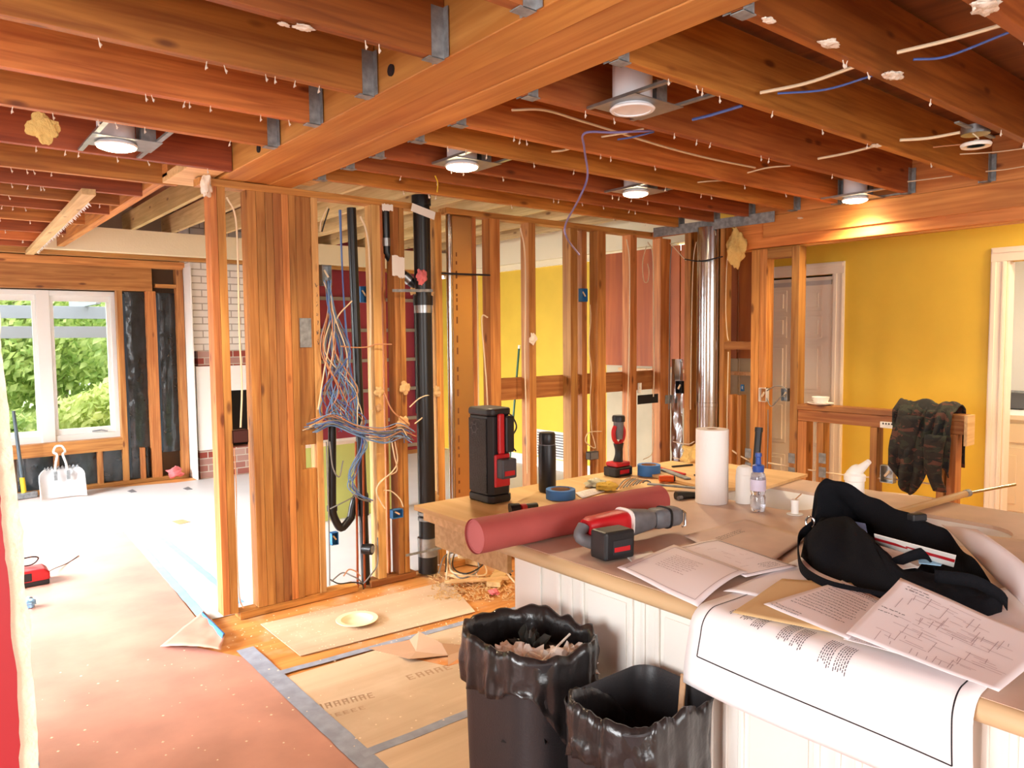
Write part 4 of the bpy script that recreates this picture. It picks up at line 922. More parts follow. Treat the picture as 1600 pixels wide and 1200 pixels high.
# vertical cables
for i, (us, vs, m_, r, lab) in enumerate((
    ((354, 368, 372, 374, 378, 376), (308, 340, 420, 520, 600, 668), CABW, .005, 'white cable running down the first gap of the stud wall'),
    ((366, 369, 370, 374, 380), (700, 760, 850, 930, 950), CABO, .003, 'thin reddish cable at the foot of the first gap'),
    ((532, 534, 538, 545, 560), (328, 400, 480, 560, 640), CABB, .005, 'deep blue cable bundle coming down from the top plate'),
    ((530, 534, 540, 548, 556), (328, 410, 500, 580, 650), CABL, .004, 'light blue cable running beside the deep blue bundle'),
    ((563, 572, 577, 579, 578, 580), (338, 360, 400, 500, 580, 640), CABW, .006, 'white cable beside the light pine stud'),
    ((512, 502, 500), (324, 345, 362), CABW, .004, 'white cable end hooked at the top of the stack'),
    ((514, 508, 503), (326, 345, 362), CABK, .004, 'black cable end hooked at the top of the stack'),
    ((762, 754, 753, 757, 760, 762), (496, 493, 510, 560, 600, 640), CABW, .005, 'cream cable bent over the stud beside the heating duct'),
    ((813, 820, 821, 820, 822, 824), (356, 395, 480, 560, 640, 740), CABW, .005, 'cream cable stapled to the stud with the paper patch'),
    ((922, 923, 920, 924, 922, 925), (476, 500, 540, 580, 630, 680), CABW, .003, 'thin white wire hanging from the blue box'),
    ((979, 983, 984, 983, 981, 982), (374, 400, 450, 540, 640, 720), CABW, .005, 'cream cable beside the stud left of the dark bracket'),
    ((1012, 1020, 1021, 1022, 1021), (378, 400, 500, 580, 620), CABW, .005, 'white cable dropping to the dark bracket'),
    ((1010, 1004, 1006, 1012, 1014, 1012), (384, 410, 438, 440, 425, 412), CABW, .004, 'white cable loop hanging near the wall corner'),
    ((1020, 1022, 1021, 1018, 1005), (640, 660, 690, 710, 718), CABW, .004, 'white cable below the dark bracket'),
    ((926, 930, 915, 920, 940), (680, 700, 690, 676, 674), CABW, .004, 'cream wires tangled above the grey hanging box'),
    )):
    cable([at(u, v, y=YS-0.01) for u, v in zip(us, vs)], r, m_, lab, n=7)
for us, vs, m_, lab in (((1050, 1047, 1046, 1045), (385, 420, 520, 640), CABG, 'grey cable right of the wall corner'), ((1047, 1058, 1065, 1072), (380, 392, 400, 407), CABW, 'white cable end crossing to the curved rod'), ((1088, 1084, 1082, 1080, 1079), (378, 400, 440, 540, 640), CABW, 'white cable left of the round duct'),
    ((1142, 1136, 1134, 1136, 1138), (380, 410, 480, 520, 532), CABW, 'white cable pair dropping right of the round duct'), ((1138, 1137, 1136, 1137), (550, 600, 660, 720), CABW, 'cream cable below the small cross block'),
    ((1196, 1210, 1222, 1230), (612, 604, 604, 610), CABG, 'grey cable between the two switch boxes, upper arc'), ((1198, 1205, 1218, 1228), (622, 635, 622, 616), CABG, 'grey cable between the two switch boxes, lower arc'), ((1200, 1200, 1199, 1199), (640, 680, 720, 770), CABG, 'grey cable hanging below the left switch box'),
    ((1052, 1075, 1085), (690, 694, 690), CABW, 'short cable at the corner behind the towel roll, upper'), ((1052, 1070, 1085), (715, 718, 712), CABW, 'short cable at the corner behind the towel roll, lower')):
    cable([at(u, v, x=XR-0.02) for u, v in zip(us, vs)], .004, m_, lab, n=6)
# electrical boxes
def ebox(name, u, v, w, h, d, mat, label, y=None, x=None, open_=True, rot=0):
    c = at(u, v, y=y, x=x); o = thing(name, (c.x, c.y, c.z-h/2), label, 'electrical box')
    t = 0.003; m = MB()
    if y is not None:
        m.box((c.x-w/2, c.y, c.z-h/2), (c.x-w/2+t, c.y+d, c.z+h/2)); m.box((c.x+w/2-t, c.y, c.z-h/2), (c.x+w/2, c.y+d, c.z+h/2))
        m.box((c.x-w/2, c.y, c.z-h/2), (c.x+w/2, c.y+d, c.z-h/2+t)); m.box((c.x-w/2, c.y, c.z+h/2-t), (c.x+w/2, c.y+d, c.z+h/2)); m.box((c.x-w/2, c.y+d-t, c.z-h/2), (c.x+w/2, c.y+d, c.z+h/2))
        if not open_: m.box((c.x-w/2, c.y, c.z-h/2), (c.x+w/2, c.y+t, c.z+h/2))
        m.build('box_shell', mat, o); MB().bar((c.x-w*.2, c.y+0.012, c.z+h*.25), (c.x+w*.2, c.y+0.008, c.z-h*.1), 0.006, 0.01).build('wire_end', CABW, o)
    else:
        m.box((c.x, c.y-w/2, c.z-h/2), (c.x+d, c.y-w/2+t, c.z+h/2)); m.box((c.x, c.y+w/2-t, c.z-h/2), (c.x+d, c.y+w/2, c.z+h/2))
        m.box((c.x, c.y-w/2, c.z-h/2), (c.x+d, c.y+w/2, c.z-h/2+t)); m.box((c.x, c.y-w/2, c.z+h/2-t), (c.x+d, c.y+w/2, c.z+h/2)); m.box((c.x+d-t, c.y-w/2, c.z-h/2), (c.x+d, c.y+w/2, c.z+h/2))
        m.build('box_shell', mat, o); MB().bar((c.x+0.01, c.y-w*.2, c.z+h*.2), (c.x+0.012, c.y+w*.2, c.z-h*.15), 0.008, 0.014).build('wire_end', CABW, o)
    return o
BRN = plain('brown_box', (70, 28, 24), 0.5)
ebox('outlet_box', 376, 682, 0.085, 0.07, 0.05, BRN, 'dark brown box in the first gap of the stud wall', y=YS-0.01, open_=False)
ebox('panel_box', 511, 430, 0.06, 0.12, 0.05, GALV, 'small open metal box where the blue wires start', y=YS-0.01)
ebox('junction_box', 914, 461, 0.06, 0.10, 0.04, BLUEBOX, 'blue junction box high between two studs', y=YS+0.02)
ebox('junction_box', 622, 803, 0.075, 0.055, 0.04, BLUEBOX, 'blue box hanging below the cream cables', y=YS-0.07)
ebox('junction_box', 524, 842, 0.045, 0.08, 0.04, BLUEBOX, 'blue box beneath the P-trap', y=YS+0.25)
ebox('junction_box', 570, 460, 0.06, 0.10, 0.03, BLUEBOX, 'light blue box frame behind the thin pipe near the top', y=YB+0.01)
ebox('junction_box', 929, 712, 0.09, 0.06, 0.05, GREYT, 'grey box hanging among cream wires left of the work light', y=YS-0.03, open_=False)
bx('box_bracket', at(996, 632, y=YS-0.004)+Vector((0,-0.004,0)), at(1028, 615, y=YS-0.004), DBLK, 'dark mounting bracket between the studs near the corner', 'bracket')
bx('box_bracket', at(1039, 631, y=YS-0.004)+Vector((0,-0.004,0)), at(1058, 616, y=YS-0.004), GALD, 'grey mounting bracket at the corner stud', 'bracket')
ebox('outlet_box', 1060, 605, 0.06, 0.10, 0.045, DBLK, 'dark open outlet box just right of the corner stud', x=XR-0.01)
ebox('outlet_box', 1000, 606, 0.04, 0.08, 0.01, TILE, 'white outlet standing above the dark bracket', y=YS-0.006)
ebox('switch_box', 1191, 617, 0.06, 0.10, 0.04, TILE, 'white switch box on the door post', x=XR-0.03)
ebox('switch_box', 1225, 617, 0.05, 0.09, 0.04, GALV, 'metal switch box on the tall stud of the half wall', x=XR-0.02)
ebox('outlet_box', 1385, 741, 0.08, 0.11, 0.05, GALV, 'grey metal box on the middle stud of the half wall', x=XR-0.02)
ebox('junction_box', 1159, 606, 0.02, 0.05, 0.02, BLUEBOX, 'tiny blue box beside the door post', x=XR+0.04)
sp = at(1384, 664, x=XR-0.01)
o = thing('power_strip', (XR-0.02, sp.y, sp.z-.02), 'white outlet strip with dark slots under the half wall top', 'outlet')
MB().box((XR-0.015, sp.y-0.09, sp.z-0.02), (XR-0.001, sp.y+0.035, sp.z+0.02)).build('body', TILE, o, bevel=0.003)
for k in range(6): MB().box((XR-0.017, sp.y-0.08+0.018*k, sp.z+0.003), (XR-0.0145, sp.y-0.072+0.018*k, sp.z+0.014)).build('slot', INKD, o)
# torn paper bits, patches on studs
def patch(u0, v0_, u1, v1_, y, mat, label, seed=0, name='paint_patch', cat='patch'):
    a = at(u0, v1_, y=y); b = at(u1, v0_, y=y); pl = []
    n = 9
    for k in range(n+1): pl.append((a.x+(b.x-a.x)*k/n, b.z+0.01*noise.noise(Vector((k*1.7, seed, 0)))))
    for k in range(n+1): pl.append((b.x+(a.x-b.x)*k/n, a.z+0.014*noise.noise(Vector((k*1.3, seed+5, 0)))))
    return tag(MB().prism(pl, (0, y, 0), (1,0,0), (0,0,1), (0,1,0), 0.0015).build(name, mat), label, cat)
patch(613, 399, 622, 431, YS-0.003, WHT, 'white paint patch on the double stud, left strip', 1)
patch(622.5, 402, 632, 434, YS-0.003, WHT, 'white paint patch on the double stud, right strip', 2)
patch(597, 320, 614, 328, YS-0.008, WHT, 'white tape bit on the top plate above the paint patches', 3)
for i, (u, v, s, lab) in enumerate(((592, 612, .028, 'torn tan paper bit on the light pine stud'), (592, 637, .02, 'small paper crumb below it on the light pine stud'), (632, 606, .032, 'torn tan paper bit on the double stud'), (630, 662, .04, 'large torn paper bit hanging on the double stud'), (682, 612, .03, 'torn paper bit on the stud right of the big stack'), (677, 777, .035, 'torn paper bit low on the stud right of the big stack'), (833, 529, .03, 'torn paper patch on the stud right of the radio'), (645, 455, .02, 'small crumb of paper beside the paint patches'))):
    p = at(u, v, y=YS-0.012); fluff('paper_scrap', p, s, PLASTER if i in (6,) else PALE, lab, 'scrap', i+2, (1, .25, 1.1))
# foil sheet behind corner studs
f0 = at(1049, 700, x=XR+0.25); 
ff = MB().grid(lambda s, t: (XR+0.25+0.02*noise.noise(Vector((s*4, t*7, 2))), at(1049, 600, x=XR+.25).y+(at(1067, 600, x=XR+.25).y-at(1049, 600, x=XR+.25).y)*s, 0.3+(1.35-0.3)*t), 8, 30).build('foil_sheet', STEEL, smooth=True)
tag(ff, 'crumpled silver foil sheet between the corner studs', 'foil')

# ================================================================== FLOOR COVERINGS
def flat(name, poly, z, th, mat, label, cat, group=None, bump=0.0, seed=0):
    m = MB().prism([(p[0], p[1]) for p in poly], (0, 0, z), (1,0,0), (0,1,0), (0,0,1), th)
    return tag(m.build(name, mat), label, cat, group)
def fp(*pts): return [(lambda p: (p.x, p.y))(at(u, v, z=0)) for u, v in pts]
# red rosin paper, left; far room covers whitened with window glare in their colour
flat('rosin_paper', [(-2.1, -0.5), (1.20, -0.5), (1.22, 3.55), (1.06, 3.86), (1.16, 3.98), (1.19, 4.5), (1.32, 6.6), (-2.1, 6.7)], 0.0, 0.0018, PAPR, 'large sheet of dusty pink rosin paper covering the left floor', 'floor paper')
flat('floor_cover', [(-2.1, 6.71), (1.32, 6.61), (1.33, 6.9), (1.33, 8.78), (-2.1, 8.78)], 0.0, 0.0012, plain('glare_rosin_paper', (230, 214, 208), 0.34, var=0.08, vscale=2, bump=0.2, bscale=4, spec=0.6), 'rosin paper toward the far window, window glare put into its pale colour', 'floor paper')  # same rosin paper, its fading in the window light painted paler
flat('floor_cover', [(1.21, 4.2), (5.78, 4.2), (5.78, 8.55), (2.2, 8.55), (1.33, 8.78), (1.33, 6.9)], 0.0, 0.0012, PAPW, 'floor cover behind the stud wall, whitened with painted window glare', 'floor paper')
# hardboard sheets
p1 = fp((370, 1022), (420, 1053), (700, 976), (728, 960), (760, 905), (655, 915), (395, 985))
flat('hardboard_sheet', [(1.42, 3.42), (2.42, 3.34), (2.6, 3.88), (1.42, 3.95)], 0.0, 0.004, HARDB, 'tan hardboard sheet in front of the stud wall, under the paper plate', 'board')
flat('hardboard_sheet', [(1.26, 2.46), (2.9, 2.46), (2.9, 3.24), (1.26, 3.24)], 0.0, 0.0035, HARDB, 'tan hardboard sheet between the blue-grey tape lines', 'board')
flat('hardboard_sheet', [(1.26, 1.2), (2.9, 1.2), (2.9, 2.42), (1.26, 2.42)], 0.0, 0.0035, HARDB, 'tan hardboard sheet nearest the camera, left of the bins', 'board')
GT = 'tape strips on the floor seams'
def tape(a, b, w, z, mat, label, group=GT):
    a = Vector((a[0], a[1], z)); b = Vector((b[0], b[1], z)); n = int((b-a).length/0.08)+2; d = (b-a).normalized(); s = Vector((-d.y, d.x, 0))
    m = MB().grid(lambda t, k: a.lerp(b, t)+s*(k-0.5)*w+s*0.004*noise.noise(Vector((t*n*.6, 1, z*900))), n, 1)
    return tag(m.build('tape_strip', mat, solid=0.0006, off=1), label, 'tape', group)
tape((1.225, 0.4), (1.24, 3.68), 0.085, 0.0046, TAPEG, 'wide grey-blue tape strip along the rosin paper edge')
tape((1.28, 3.30), (2.75, 3.22), 0.045, 0.0046, TAPEG, 'grey-blue tape strip between the plate sheet and the middle sheet')
tape((1.24, 2.44), (2.9, 2.43), 0.05, 0.0048, TAPEG, 'grey-blue tape strip at the front of the middle sheet')
tape((1.205, 4.1), (1.33, 6.9), 0.05, 0.0024, TAPEF, 'pale blue tape strip running toward the far window')
tape((1.45, 4.35), (1.48, 6.3), 0.045, 0.0024, TAPEF, 'second pale blue tape strip just behind the end stud')
tape((0.1, 4.72), (1.19, 4.6), 0.04, 0.0026, TAPEF, 'faint blue tape strip across the rosin paper seam') if False else None
# blue tape on lifted paper corner (thing: curled corner flap)
fa, fb = at(318, 957, z=0.01), at(352, 994, z=0.03)
tag(MB().grid(lambda s, t: fa.lerp(fb, s)+Vector((-0.02*t*1.6, -0.05*t, 0.012*math.sin(PI*t)+0.012*s)), 8, 4).build('tape_strip', TAPEB, solid=0.0015), 'bright blue tape on the lifted paper corner by the end stud', 'tape')
ga, gb, gc = at(250, 1013, z=0.004), at(345, 1018, z=0.02), at(352, 992, z=0.03)
m = MB().grid(lambda s, t: (ga.lerp(gb, s)).lerp(fa.lerp(fb, s), t)+Vector((0, 0, 0.012*math.sin(PI*s)*(1-t)+0.01+0.008*noise.noise(Vector((s*5, t*5, 1))))), 16, 8)
tag(m.build('paper_flap', ROLLM if False else PAPR, smooth=True, solid=0.001), 'torn pink rosin paper flap curling up beside the end stud', 'paper')
# torn brown paper piece on the floor right of middle
pts = [(570, 1010, .004), (640, 1003, .01), (655, 990, .07), (668, 1000, .05), (690, 1018, .03), (735, 1000, .004)]
tp = MB()
P_ = [at(u, v, z=z) for u, v, z in ((575, 1013, .005), (640, 1000, .012), (655, 987, .07), (650, 1018, .012), (622, 1025, .004), (700, 1024, .012), (690, 1005, .05), (745, 1010, .004), (700, 1040, .004), (640, 1030, .02))]
tp.add(P_, [(0,1,3,4), (1,2,3), (2,6,3), (3,6,5), (6,7,5), (5,7,8), (3,5,9), (4,3,9)])
tag(tp.build('torn_paper', plain('torn_kraft_paper', (186, 150, 122), 0.8), solid=0.0015), 'torn kraft paper peak standing up on the hardboard floor', 'paper')
flat('bare_patch', fp((590, 1018), (700, 1042), (745, 1030), (742, 1012), (650, 1022)), 0.0036, 0.0006, FLOORW, 'exposed orange subfloor under the torn paper', 'floor patch')
# stencilled print on the hardboard (illegible marks)
rk = random.Random(5)
STM = plain('faded_stencil', (170, 140, 114), 0.8)
def stencil(px, n, w, lab):
    mk = MB()
    (u0, v0_), (u1, v1_) = px
    a, b = at(u0, v0_, z=0), at(u1, v1_, z=0); d = (b-a)/n; up = Vector((-d.y, d.x, 0)).normalized()*w
    for k in range(n):
        o_ = a+d*k+Vector((0,0,0.0042))
        for (x0, x1, y0, y1) in ((0,.2,0,1), (.2,.7,.85,1), (.2,.6,.42,.57)) + (((.2,.7,0,.15),) if rk.random() < .6 else ((.5,.7,0,1),)):
            q = [o_+d*x0+up*y0, o_+d*x1+up*y0, o_+d*x1+up*y1, o_+d*x0+up*y1]; mk.add(q, [(0,1,2,3)])
    tag(mk.build('stencil_print', STM, fixn=False), lab, 'print')
stencil(((497, 1112), (590, 1090)), 7, .05, 'faded stencilled print at the centre of the middle hardboard sheet')
stencil(((640, 1064), (712, 1045)), 5, .05, 'faded stencilled print on the hardboard beside the trash can')
stencil(((500, 1128), (575, 1108)), 6, .03, 'smaller faded print line under the central stencil')
# paper plate
c = at(558, 972, z=0.006)
pp = MB().lathe([(0, 0.0), (0.065, 0.0), (0.078, 0.006), (0.086, 0.018), (0.112, 0.020), (0.114, 0.018), (0.088, 0.014), (0.079, 0.003), (0.066, -0.002), (0, -0.002)], (c.x, c.y, 0.007), 40).build('paper_plate', plain('plate_cream', (236, 220, 182), 0.5), smooth=True)
tag(pp, 'round cream plate lying on the hardboard floor', 'plate')
# debris near counter end
for i, (u, v, L, ang, w, h, lab) in enumerate(((722, 905, .26, 100, .06, .02, 'wood offcut pointing at the big stack'), (745, 915, .40, 150, .035, .015, 'thin pale wood strip lying across the debris'), (780, 905, .34, 40, .09, .03, 'pale board lying against the white cabinet end'), (748, 875, .28, 20, .16, .09, 'pale wood block with white painted end, under the cable coil'), (800, 870, .16, 60, .12, .10, 'brown cardboard scrap beside the cabinet'))):
    p = at(u, v, z=0.0); a = math.radians(ang); d = Vector((math.cos(a), math.sin(a), 0))
    z0 = (0.006, 0.03, 0.006, 0.006, 0.04)[i]
    tag(MB().bar(p-d*L/2+Vector((0,0,z0+h/2)), p+d*L/2+Vector((0,0,z0+h/2)), w, h).build('wood_offcut', PALE if i != 4 else CARD, bevel=0.002), lab, 'offcut')
p = at(742, 892, z=0.06); tag(MB().bar(p, p+Vector((0.02, -0.012, -0.05)), 0.07, 0.004).build('paint_flake', WHT), 'white painted chip on the end of the pale block', 'scrap')
fluff('insulation_scrap', at(772, 925, z=0.02), 0.03, PNK, 'pink insulation crumb in the debris by the cabinet', 'insulation', 17, (1, 1, .5))
dm = MB(); rk = random.Random(11)
for _ in range(420):
    p = at(rk.uniform(675, 805), rk.uniform(898, 938), z=0.005); a = rk.uniform(0, PI); L = rk.uniform(.006, .035); d = Vector((math.cos(a), math.sin(a), rk.uniform(0, .4))).normalized()
    dm.bar(p, p+d*L, rk.uniform(.003, .01), .003)
tag(dm.build('wood_debris', PALE), 'scattered wood chips and shavings at the foot of the big stack', 'debris', kind='stuff')
dm = MB()
for _ in range(500):
    p = at(rk.uniform(355, 800), rk.uniform(915, 1015), z=0.003); s = rk.uniform(.002, .006); p.z = 0.0045
    if p.y > 4.05: continue
    dm.add([p+Vector((s,0,.001)), p+Vector((0,s,.002)), p+Vector((-s,0,.001)), p+Vector((0,-s*.6,0))], [(0,1,2,3)])
for _ in range(260):
    p = at(rk.uniform(60, 900), rk.uniform(800, 1190), z=0.003); s = rk.uniform(.002, .007); p.z = 0.005
    if p.y > 4.05: continue
    dm.add([p+Vector((s,0,.001)), p+Vector((0,s,.002)), p+Vector((-s,0,.001)), p+Vector((0,-s*.6,0))], [(0,1,2,3)])
tag(dm.build('plaster_crumbs', plain('crumb', (232, 214, 190), 0.9), fixn=False), 'pale plaster crumbs scattered over the floor', 'debris', kind='stuff')
for k in range(3):
    P0 = [at(u, v, z=.10) for u, v in ((690, 900), (705, 870), (740, 868), (755, 890), (725, 905), (700, 885), (715, 850), (760, 862), (800, 905))]
    cable([p+Vector((rr.uniform(-.04,.04), rr.uniform(-.04,.04), rr.uniform(-.03,.05))) for p in P0], .005, [CABG, CABK, CABW][k], '%s cable of the coil lying on the pale wood block' % ['grey', 'black', 'cream'][k])
flat('tape_scrap', fp((268, 815), (285, 812), (298, 816), (280, 820)), 0.002, 0.002, CARD, 'small brown cardboard scrap on the white far floor', 'scrap')
for i, (u, v) in enumerate(((205, 768), (292, 764))):
    flat('scrap', fp((u-6, v), (u+2, v-3), (u+9, v+1), (u, v+2)), 0.002, 0.003, GREYT, ('left', 'right')[i]+' small dark scrap on the floor below the plastic-lined bays', 'scrap')
# red tool case with cable, left edge
c = at(48, 912, z=0)
tb = thing('tool_case', (c.x, c.y, 0.002), 'red and black power tool lying on the floor at the left edge', 'tool')
cz = Vector((c.x-0.05, c.y, 0.002))
d0 = Vector((1, 0.0, 0)); 
MB().prism([(-0.2, 0), (0.12, 0), (0.15, 0.03), (0.15, 0.075), (0.12, 0.10), (-0.2, 0.10)], cz+Vector((0, -0.08, 0)), (1,0,0), (0,0,1), (0,1,0), 0.16).build('body', REDT, tb, bevel=0.012)
MB().box(cz+Vector((-0.2, -0.085, 0.0)), cz+Vector((0.145, 0.085, 0.03))).build('base', DBLK, tb, bevel=0.006)
MB().box(cz+Vector((-0.04, -0.086, 0.035)), cz+Vector((0.05, -0.078, 0.085))).build('grip_recess', DBLK, tb, bevel=0.004)
MB().box(cz+Vector((-0.13, -0.086, 0.04)), cz+Vector((-0.06, -0.08, 0.08))).build('label_plate', GREYT, tb)
MB().tube(crom([cz+Vector(q) for q in ((-0.12, 0, .10), (-0.10, 0, .15), (0.05, 0, .17), (0.10, 0.02, .15), (0.05, .03, .11), (-.08, .04, .13))], 6), 0.005, 8).build('cord', CABK, tb, smooth=True)
q1, q2, q3 = at(85, 893, z=.004), at(105, 880, z=.004), at(123, 868, z=.006)
cable([cz+Vector((0.14, 0.0, 0.05)), q1+Vector((0, 0, .02)), q2, q3], .003, CABK, 'thin black cord trailing from the red tool')
fluff('tape_ball', at(45, 942, z=0.03), 0.035, TAPEF, 'pale blue crumpled tape by the red tool', 'scrap', 31, (1, 1, .7))
flat('tape_strip', [(at(40, 1080, z=0).x-.02, at(40, 1080, z=0).y), (at(62, 1195, z=0).x, at(62, 1195, z=0).y), (at(50, 1230, z=0).x, at(50, 1230, z=0).y), (at(10, 1090, z=0).x, at(10, 1090, z=0).y)], 0.002, 0.001, TAPEG, 'grey-blue tape along the foot of the red wall', 'tape')
# scoop shovel and hammer at the window wall
b0 = at(98, 770, z=0.0)
sv = thing('scoop_shovel', (b0.x, 8.45, 0), 'white aluminium scoop shovel propped under the window, blade down', 'shovel')
yb = 8.42
sx0, sx1 = at(61, 740, y=yb).x, at(134, 740, y=yb).x; sc_ = (sx0+sx1)/2; hw_ = (sx1-sx0)/2; zt2 = at(98, 733, y=8.5).z
def scoop(s, t):
    a = 2*s-1; w = hw_*(1.0 if t < .75 else 1-0.25*((t-.75)/.25)**2)
    return Vector((sc_+a*w, yb+0.10*t+0.03-0.06*(abs(a)**4), 0.012+zt2*t+0.0*a))
SW = plain('scoop_white', (236, 238, 240), 0.3, var=0.05)
MB().grid(scoop, 20, 12).build('blade', SW, sv, smooth=True, solid=0.004)
MB().grid(lambda s, t: scoop(s, 1.0)+Vector((0, 0.02*t-0.03, 0.012*math.sin(s*60)+0.01*t)), 40, 2).build('top_rim', GALD, sv, smooth=True, solid=0.004)
zc_, zh_ = at(98, 745, y=8.5).z, at(98, 698, y=8.56).z
for s in (-1, 1):
    MB().tube(crom([(sc_+s*0.055, yb+0.07, zt2-0.06), (sc_+s*0.045, yb+0.09, zt2+0.05), (sc_+s*0.025, yb+0.12, zt2+0.14), (sc_+s*0.05, yb+0.15, zh_-0.05), (sc_+s*0.03, yb+0.17, zh_), (sc_, yb+0.17, zh_+0.01)], 5), 0.011, 8).build('handle', WFR, sv, smooth=True)
    MB().box((sc_+s*0.055-0.015, yb+0.035, zt2-0.10), (sc_+s*0.055+0.015, yb+0.06, zt2-0.01)).build('bracket', GALD, sv)
h0, h1 = at(38, 772, z=0.05), at(21, 642, y=8.72)
hm = thing('sledgehammer', (h0.x, h0.y, 0), 'sledgehammer with black and yellow handle leaning below the window', 'hammer')
MB().tube([h0, h0.lerp(h1, .2)], 0.022, 12).build('yellow_grip', YPL, hm, smooth=True); MB().tube([h0.lerp(h1, .2), h1], [0.018, 0.015], 12).build('handle', plain('hammer_grey', (74, 88, 96), 0.5), hm, smooth=True)
MB().bar(h0+Vector((-0.09, -0.02, -0.015)), h0+Vector((0.11, 0.02, -0.015)), 0.06, 0.06).build('head', GALD, hm, bevel=0.012)

# ================================================================== PENINSULA CABINET AND COUNTER
XF = 1.47
YC = at(807, 900, x=1.47).y   # far corner of the cabinet
cab = thing('peninsula_cabinet', (2.15, 0.6, 0), 'white painted peninsula cabinet with vertical beadboard ribs', 'cabinet')
MB().box((XF, -0.6, 0.0), (2.85, YC, CT-0.2)).box((XF, -0.6, CT-0.2), (2.32, YC, CT-0.042)).box((2.32, -0.6, CT-0.2), (2.85, 0.0, CT-0.042)).build('body', WHT, cab)
ys = [at(u, 950, x=XF).y for u in (822, 876, 895, 915, 985, 1003, 1030)]
rib = []
yv = 1.665
MB().box((XF-0.008, 1.68, 0.0), (XF, YC, CT-0.045)).build('corner_stile', WHT, cab, bevel=0.003)
yy = [1.60, 1.55, 1.50, 1.315, 1.275, 1.225, 1.06, 1.02, 0.975, 0.79, 0.745, 0.70, 0.52, 0.475, 0.43, 0.24, 0.2, 0.16, -0.05, -0.09]
for k, y in enumerate(yy): MB().box((XF-(0.010 if k % 3 != 1 else 0.006), y-0.007, 0.08), (XF, y+0.007, CT-0.05)).build('bead_rib', WHT, cab, bevel=0.003)
for k in range(5):
    y1_ = (1.50, 1.225, 0.975, 0.70, 0.43)[k]-0.02; y0_ = (1.315, 1.06, 0.79, 0.52, 0.24)[k]+0.02
    MB().box((XF-0.004, y0_, 0.12), (XF, y1_, CT-0.08)).build('flat_panel', WHT, cab, bevel=0.002)
MB().box((XF-0.012, -0.6, 0.0), (XF, YC, 0.08)).build('base_trim', WHT, cab, bevel=0.003)
# countertop with two sink cut-outs
def rr_poly(x0, y0, x1, y1, r, n=6):
    out = []
    for cx, cy_, a in ((x1-r, y1-r, 0), (x0+r, y1-r, 90), (x0+r, y0+r, 180), (x1-r, y0+r, 270)):
        for k in range(n+1): t = math.radians(a+90*k/n); out.append((cx+r*math.cos(t), cy_+r*math.sin(t)))
    return out
s1 = rr_poly(2.44, 1.40, 2.80, 1.80, 0.09); s2 = rr_poly(2.40, 0.80, 2.76, 1.22, 0.12)
xe1 = 3.02
ct = thing('countertop', (2.2, 0.9, CT-0.042), 'dusty beige countertop with two white sinks', 'countertop')
MB().prism([(1.43, -0.6), (xe1, -0.6), (xe1, 1.93), (1.43, 1.93)], (0, 0, CT-0.012), (1,0,0), (0,1,0), (0,0,1), 0.012, holes=(s1, s2)).build('laminate', LAM, ct)
MB().box((1.435, -0.6, CT-0.042), (2.32, 1.93, CT-0.0125)).box((2.9, -0.6, CT-0.042), (xe1, 1.93, CT-0.0125)).build('substrate', PLYTAN, ct)
MB().tube([(1.43, 1.93, CT-0.0225), (1.43, -0.6, CT-0.0225)], 0.0215, 16).build('front_nosing', NOSE, ct, smooth=True)
for nm, pl in (('sink_basin', s1), ('sink_basin', s2)):
    cx = sum(p[0] for p in pl)/len(pl); cy_ = sum(p[1] for p in pl)/len(pl); n = len(pl)
    m = MB(); rings = []
    for k, (z, f_) in enumerate(((CT-0.0125, 1.0), (CT-0.10, .97), (CT-0.16, .9), (CT-0.18, .7), (CT-0.185, .05))):
        m.v += [Vector((cx+(p[0]-cx)*f_, cy_+(p[1]-cy_)*f_, z)) for p in pl]
    for k in range(4):
        for i in range(n): m.f.append([k*n+i, k*n+(i+1) % n, (k+1)*n+(i+1) % n, (k+1)*n+i])
    m.f.append([4*n+i for i in range(n)])
    bs = m.build(nm, PORC, ct, smooth=True, solid=0.004)
    MB().lathe([(0.0, 0.002), (0.025, 0.002), (0.03, 0.0)], (cx, cy_, CT-0.182), 20).build('drain', STEEL, bs, smooth=True)
# rough plywood end of the counter (beyond the laminate) and its support
pe = thing('plywood_counter', (2.4, 2.2, CT-0.02), 'raw tan plywood counter section under the radio and flask', 'countertop')
MB().box((1.47, 1.932, CT-0.02), (3.0, 2.42, CT-0.001)).build('plywood_top', PLYTAN, pe, bevel=0.002)
MB().box((1.5, 1.95, CT-0.06), (1.53, 2.40, CT-0.021)).build('support_rail', PALE, pe); MB().box((2.95, 1.95, CT-0.06), (2.98, 2.40, CT-0.021)).build('support_rail', PALE, pe)
bx('apron_board', (1.55, 1.95, CT-0.17), (1.57, 2.40, CT-0.062), PALE, 'short tan apron board below the plywood counter end', 'board')
bx('support_leg', (2.02, 2.30, 0.0), (2.07, 2.36, CT-0.022), GALD, 'dark grey leg under the plywood counter end', 'leg')
bx('cardboard_box', (1.62, YC+.04, 0.0), (1.86, YC+.2, 0.30), CARD, 'brown cardboard box tucked behind the white cabinet end', 'box')
bx('cabinet_side', (1.9, YC+.01, 0.0), (2.9, YC+.03, CT-0.05), PALE, 'raw back panel behind the white cabinet end', 'panel')
bx('support_leg', (2.88, 2.33, 0.0), (2.94, 2.39, CT-0.062), PALE, 'wooden leg under the far corner of the plywood counter', 'leg')
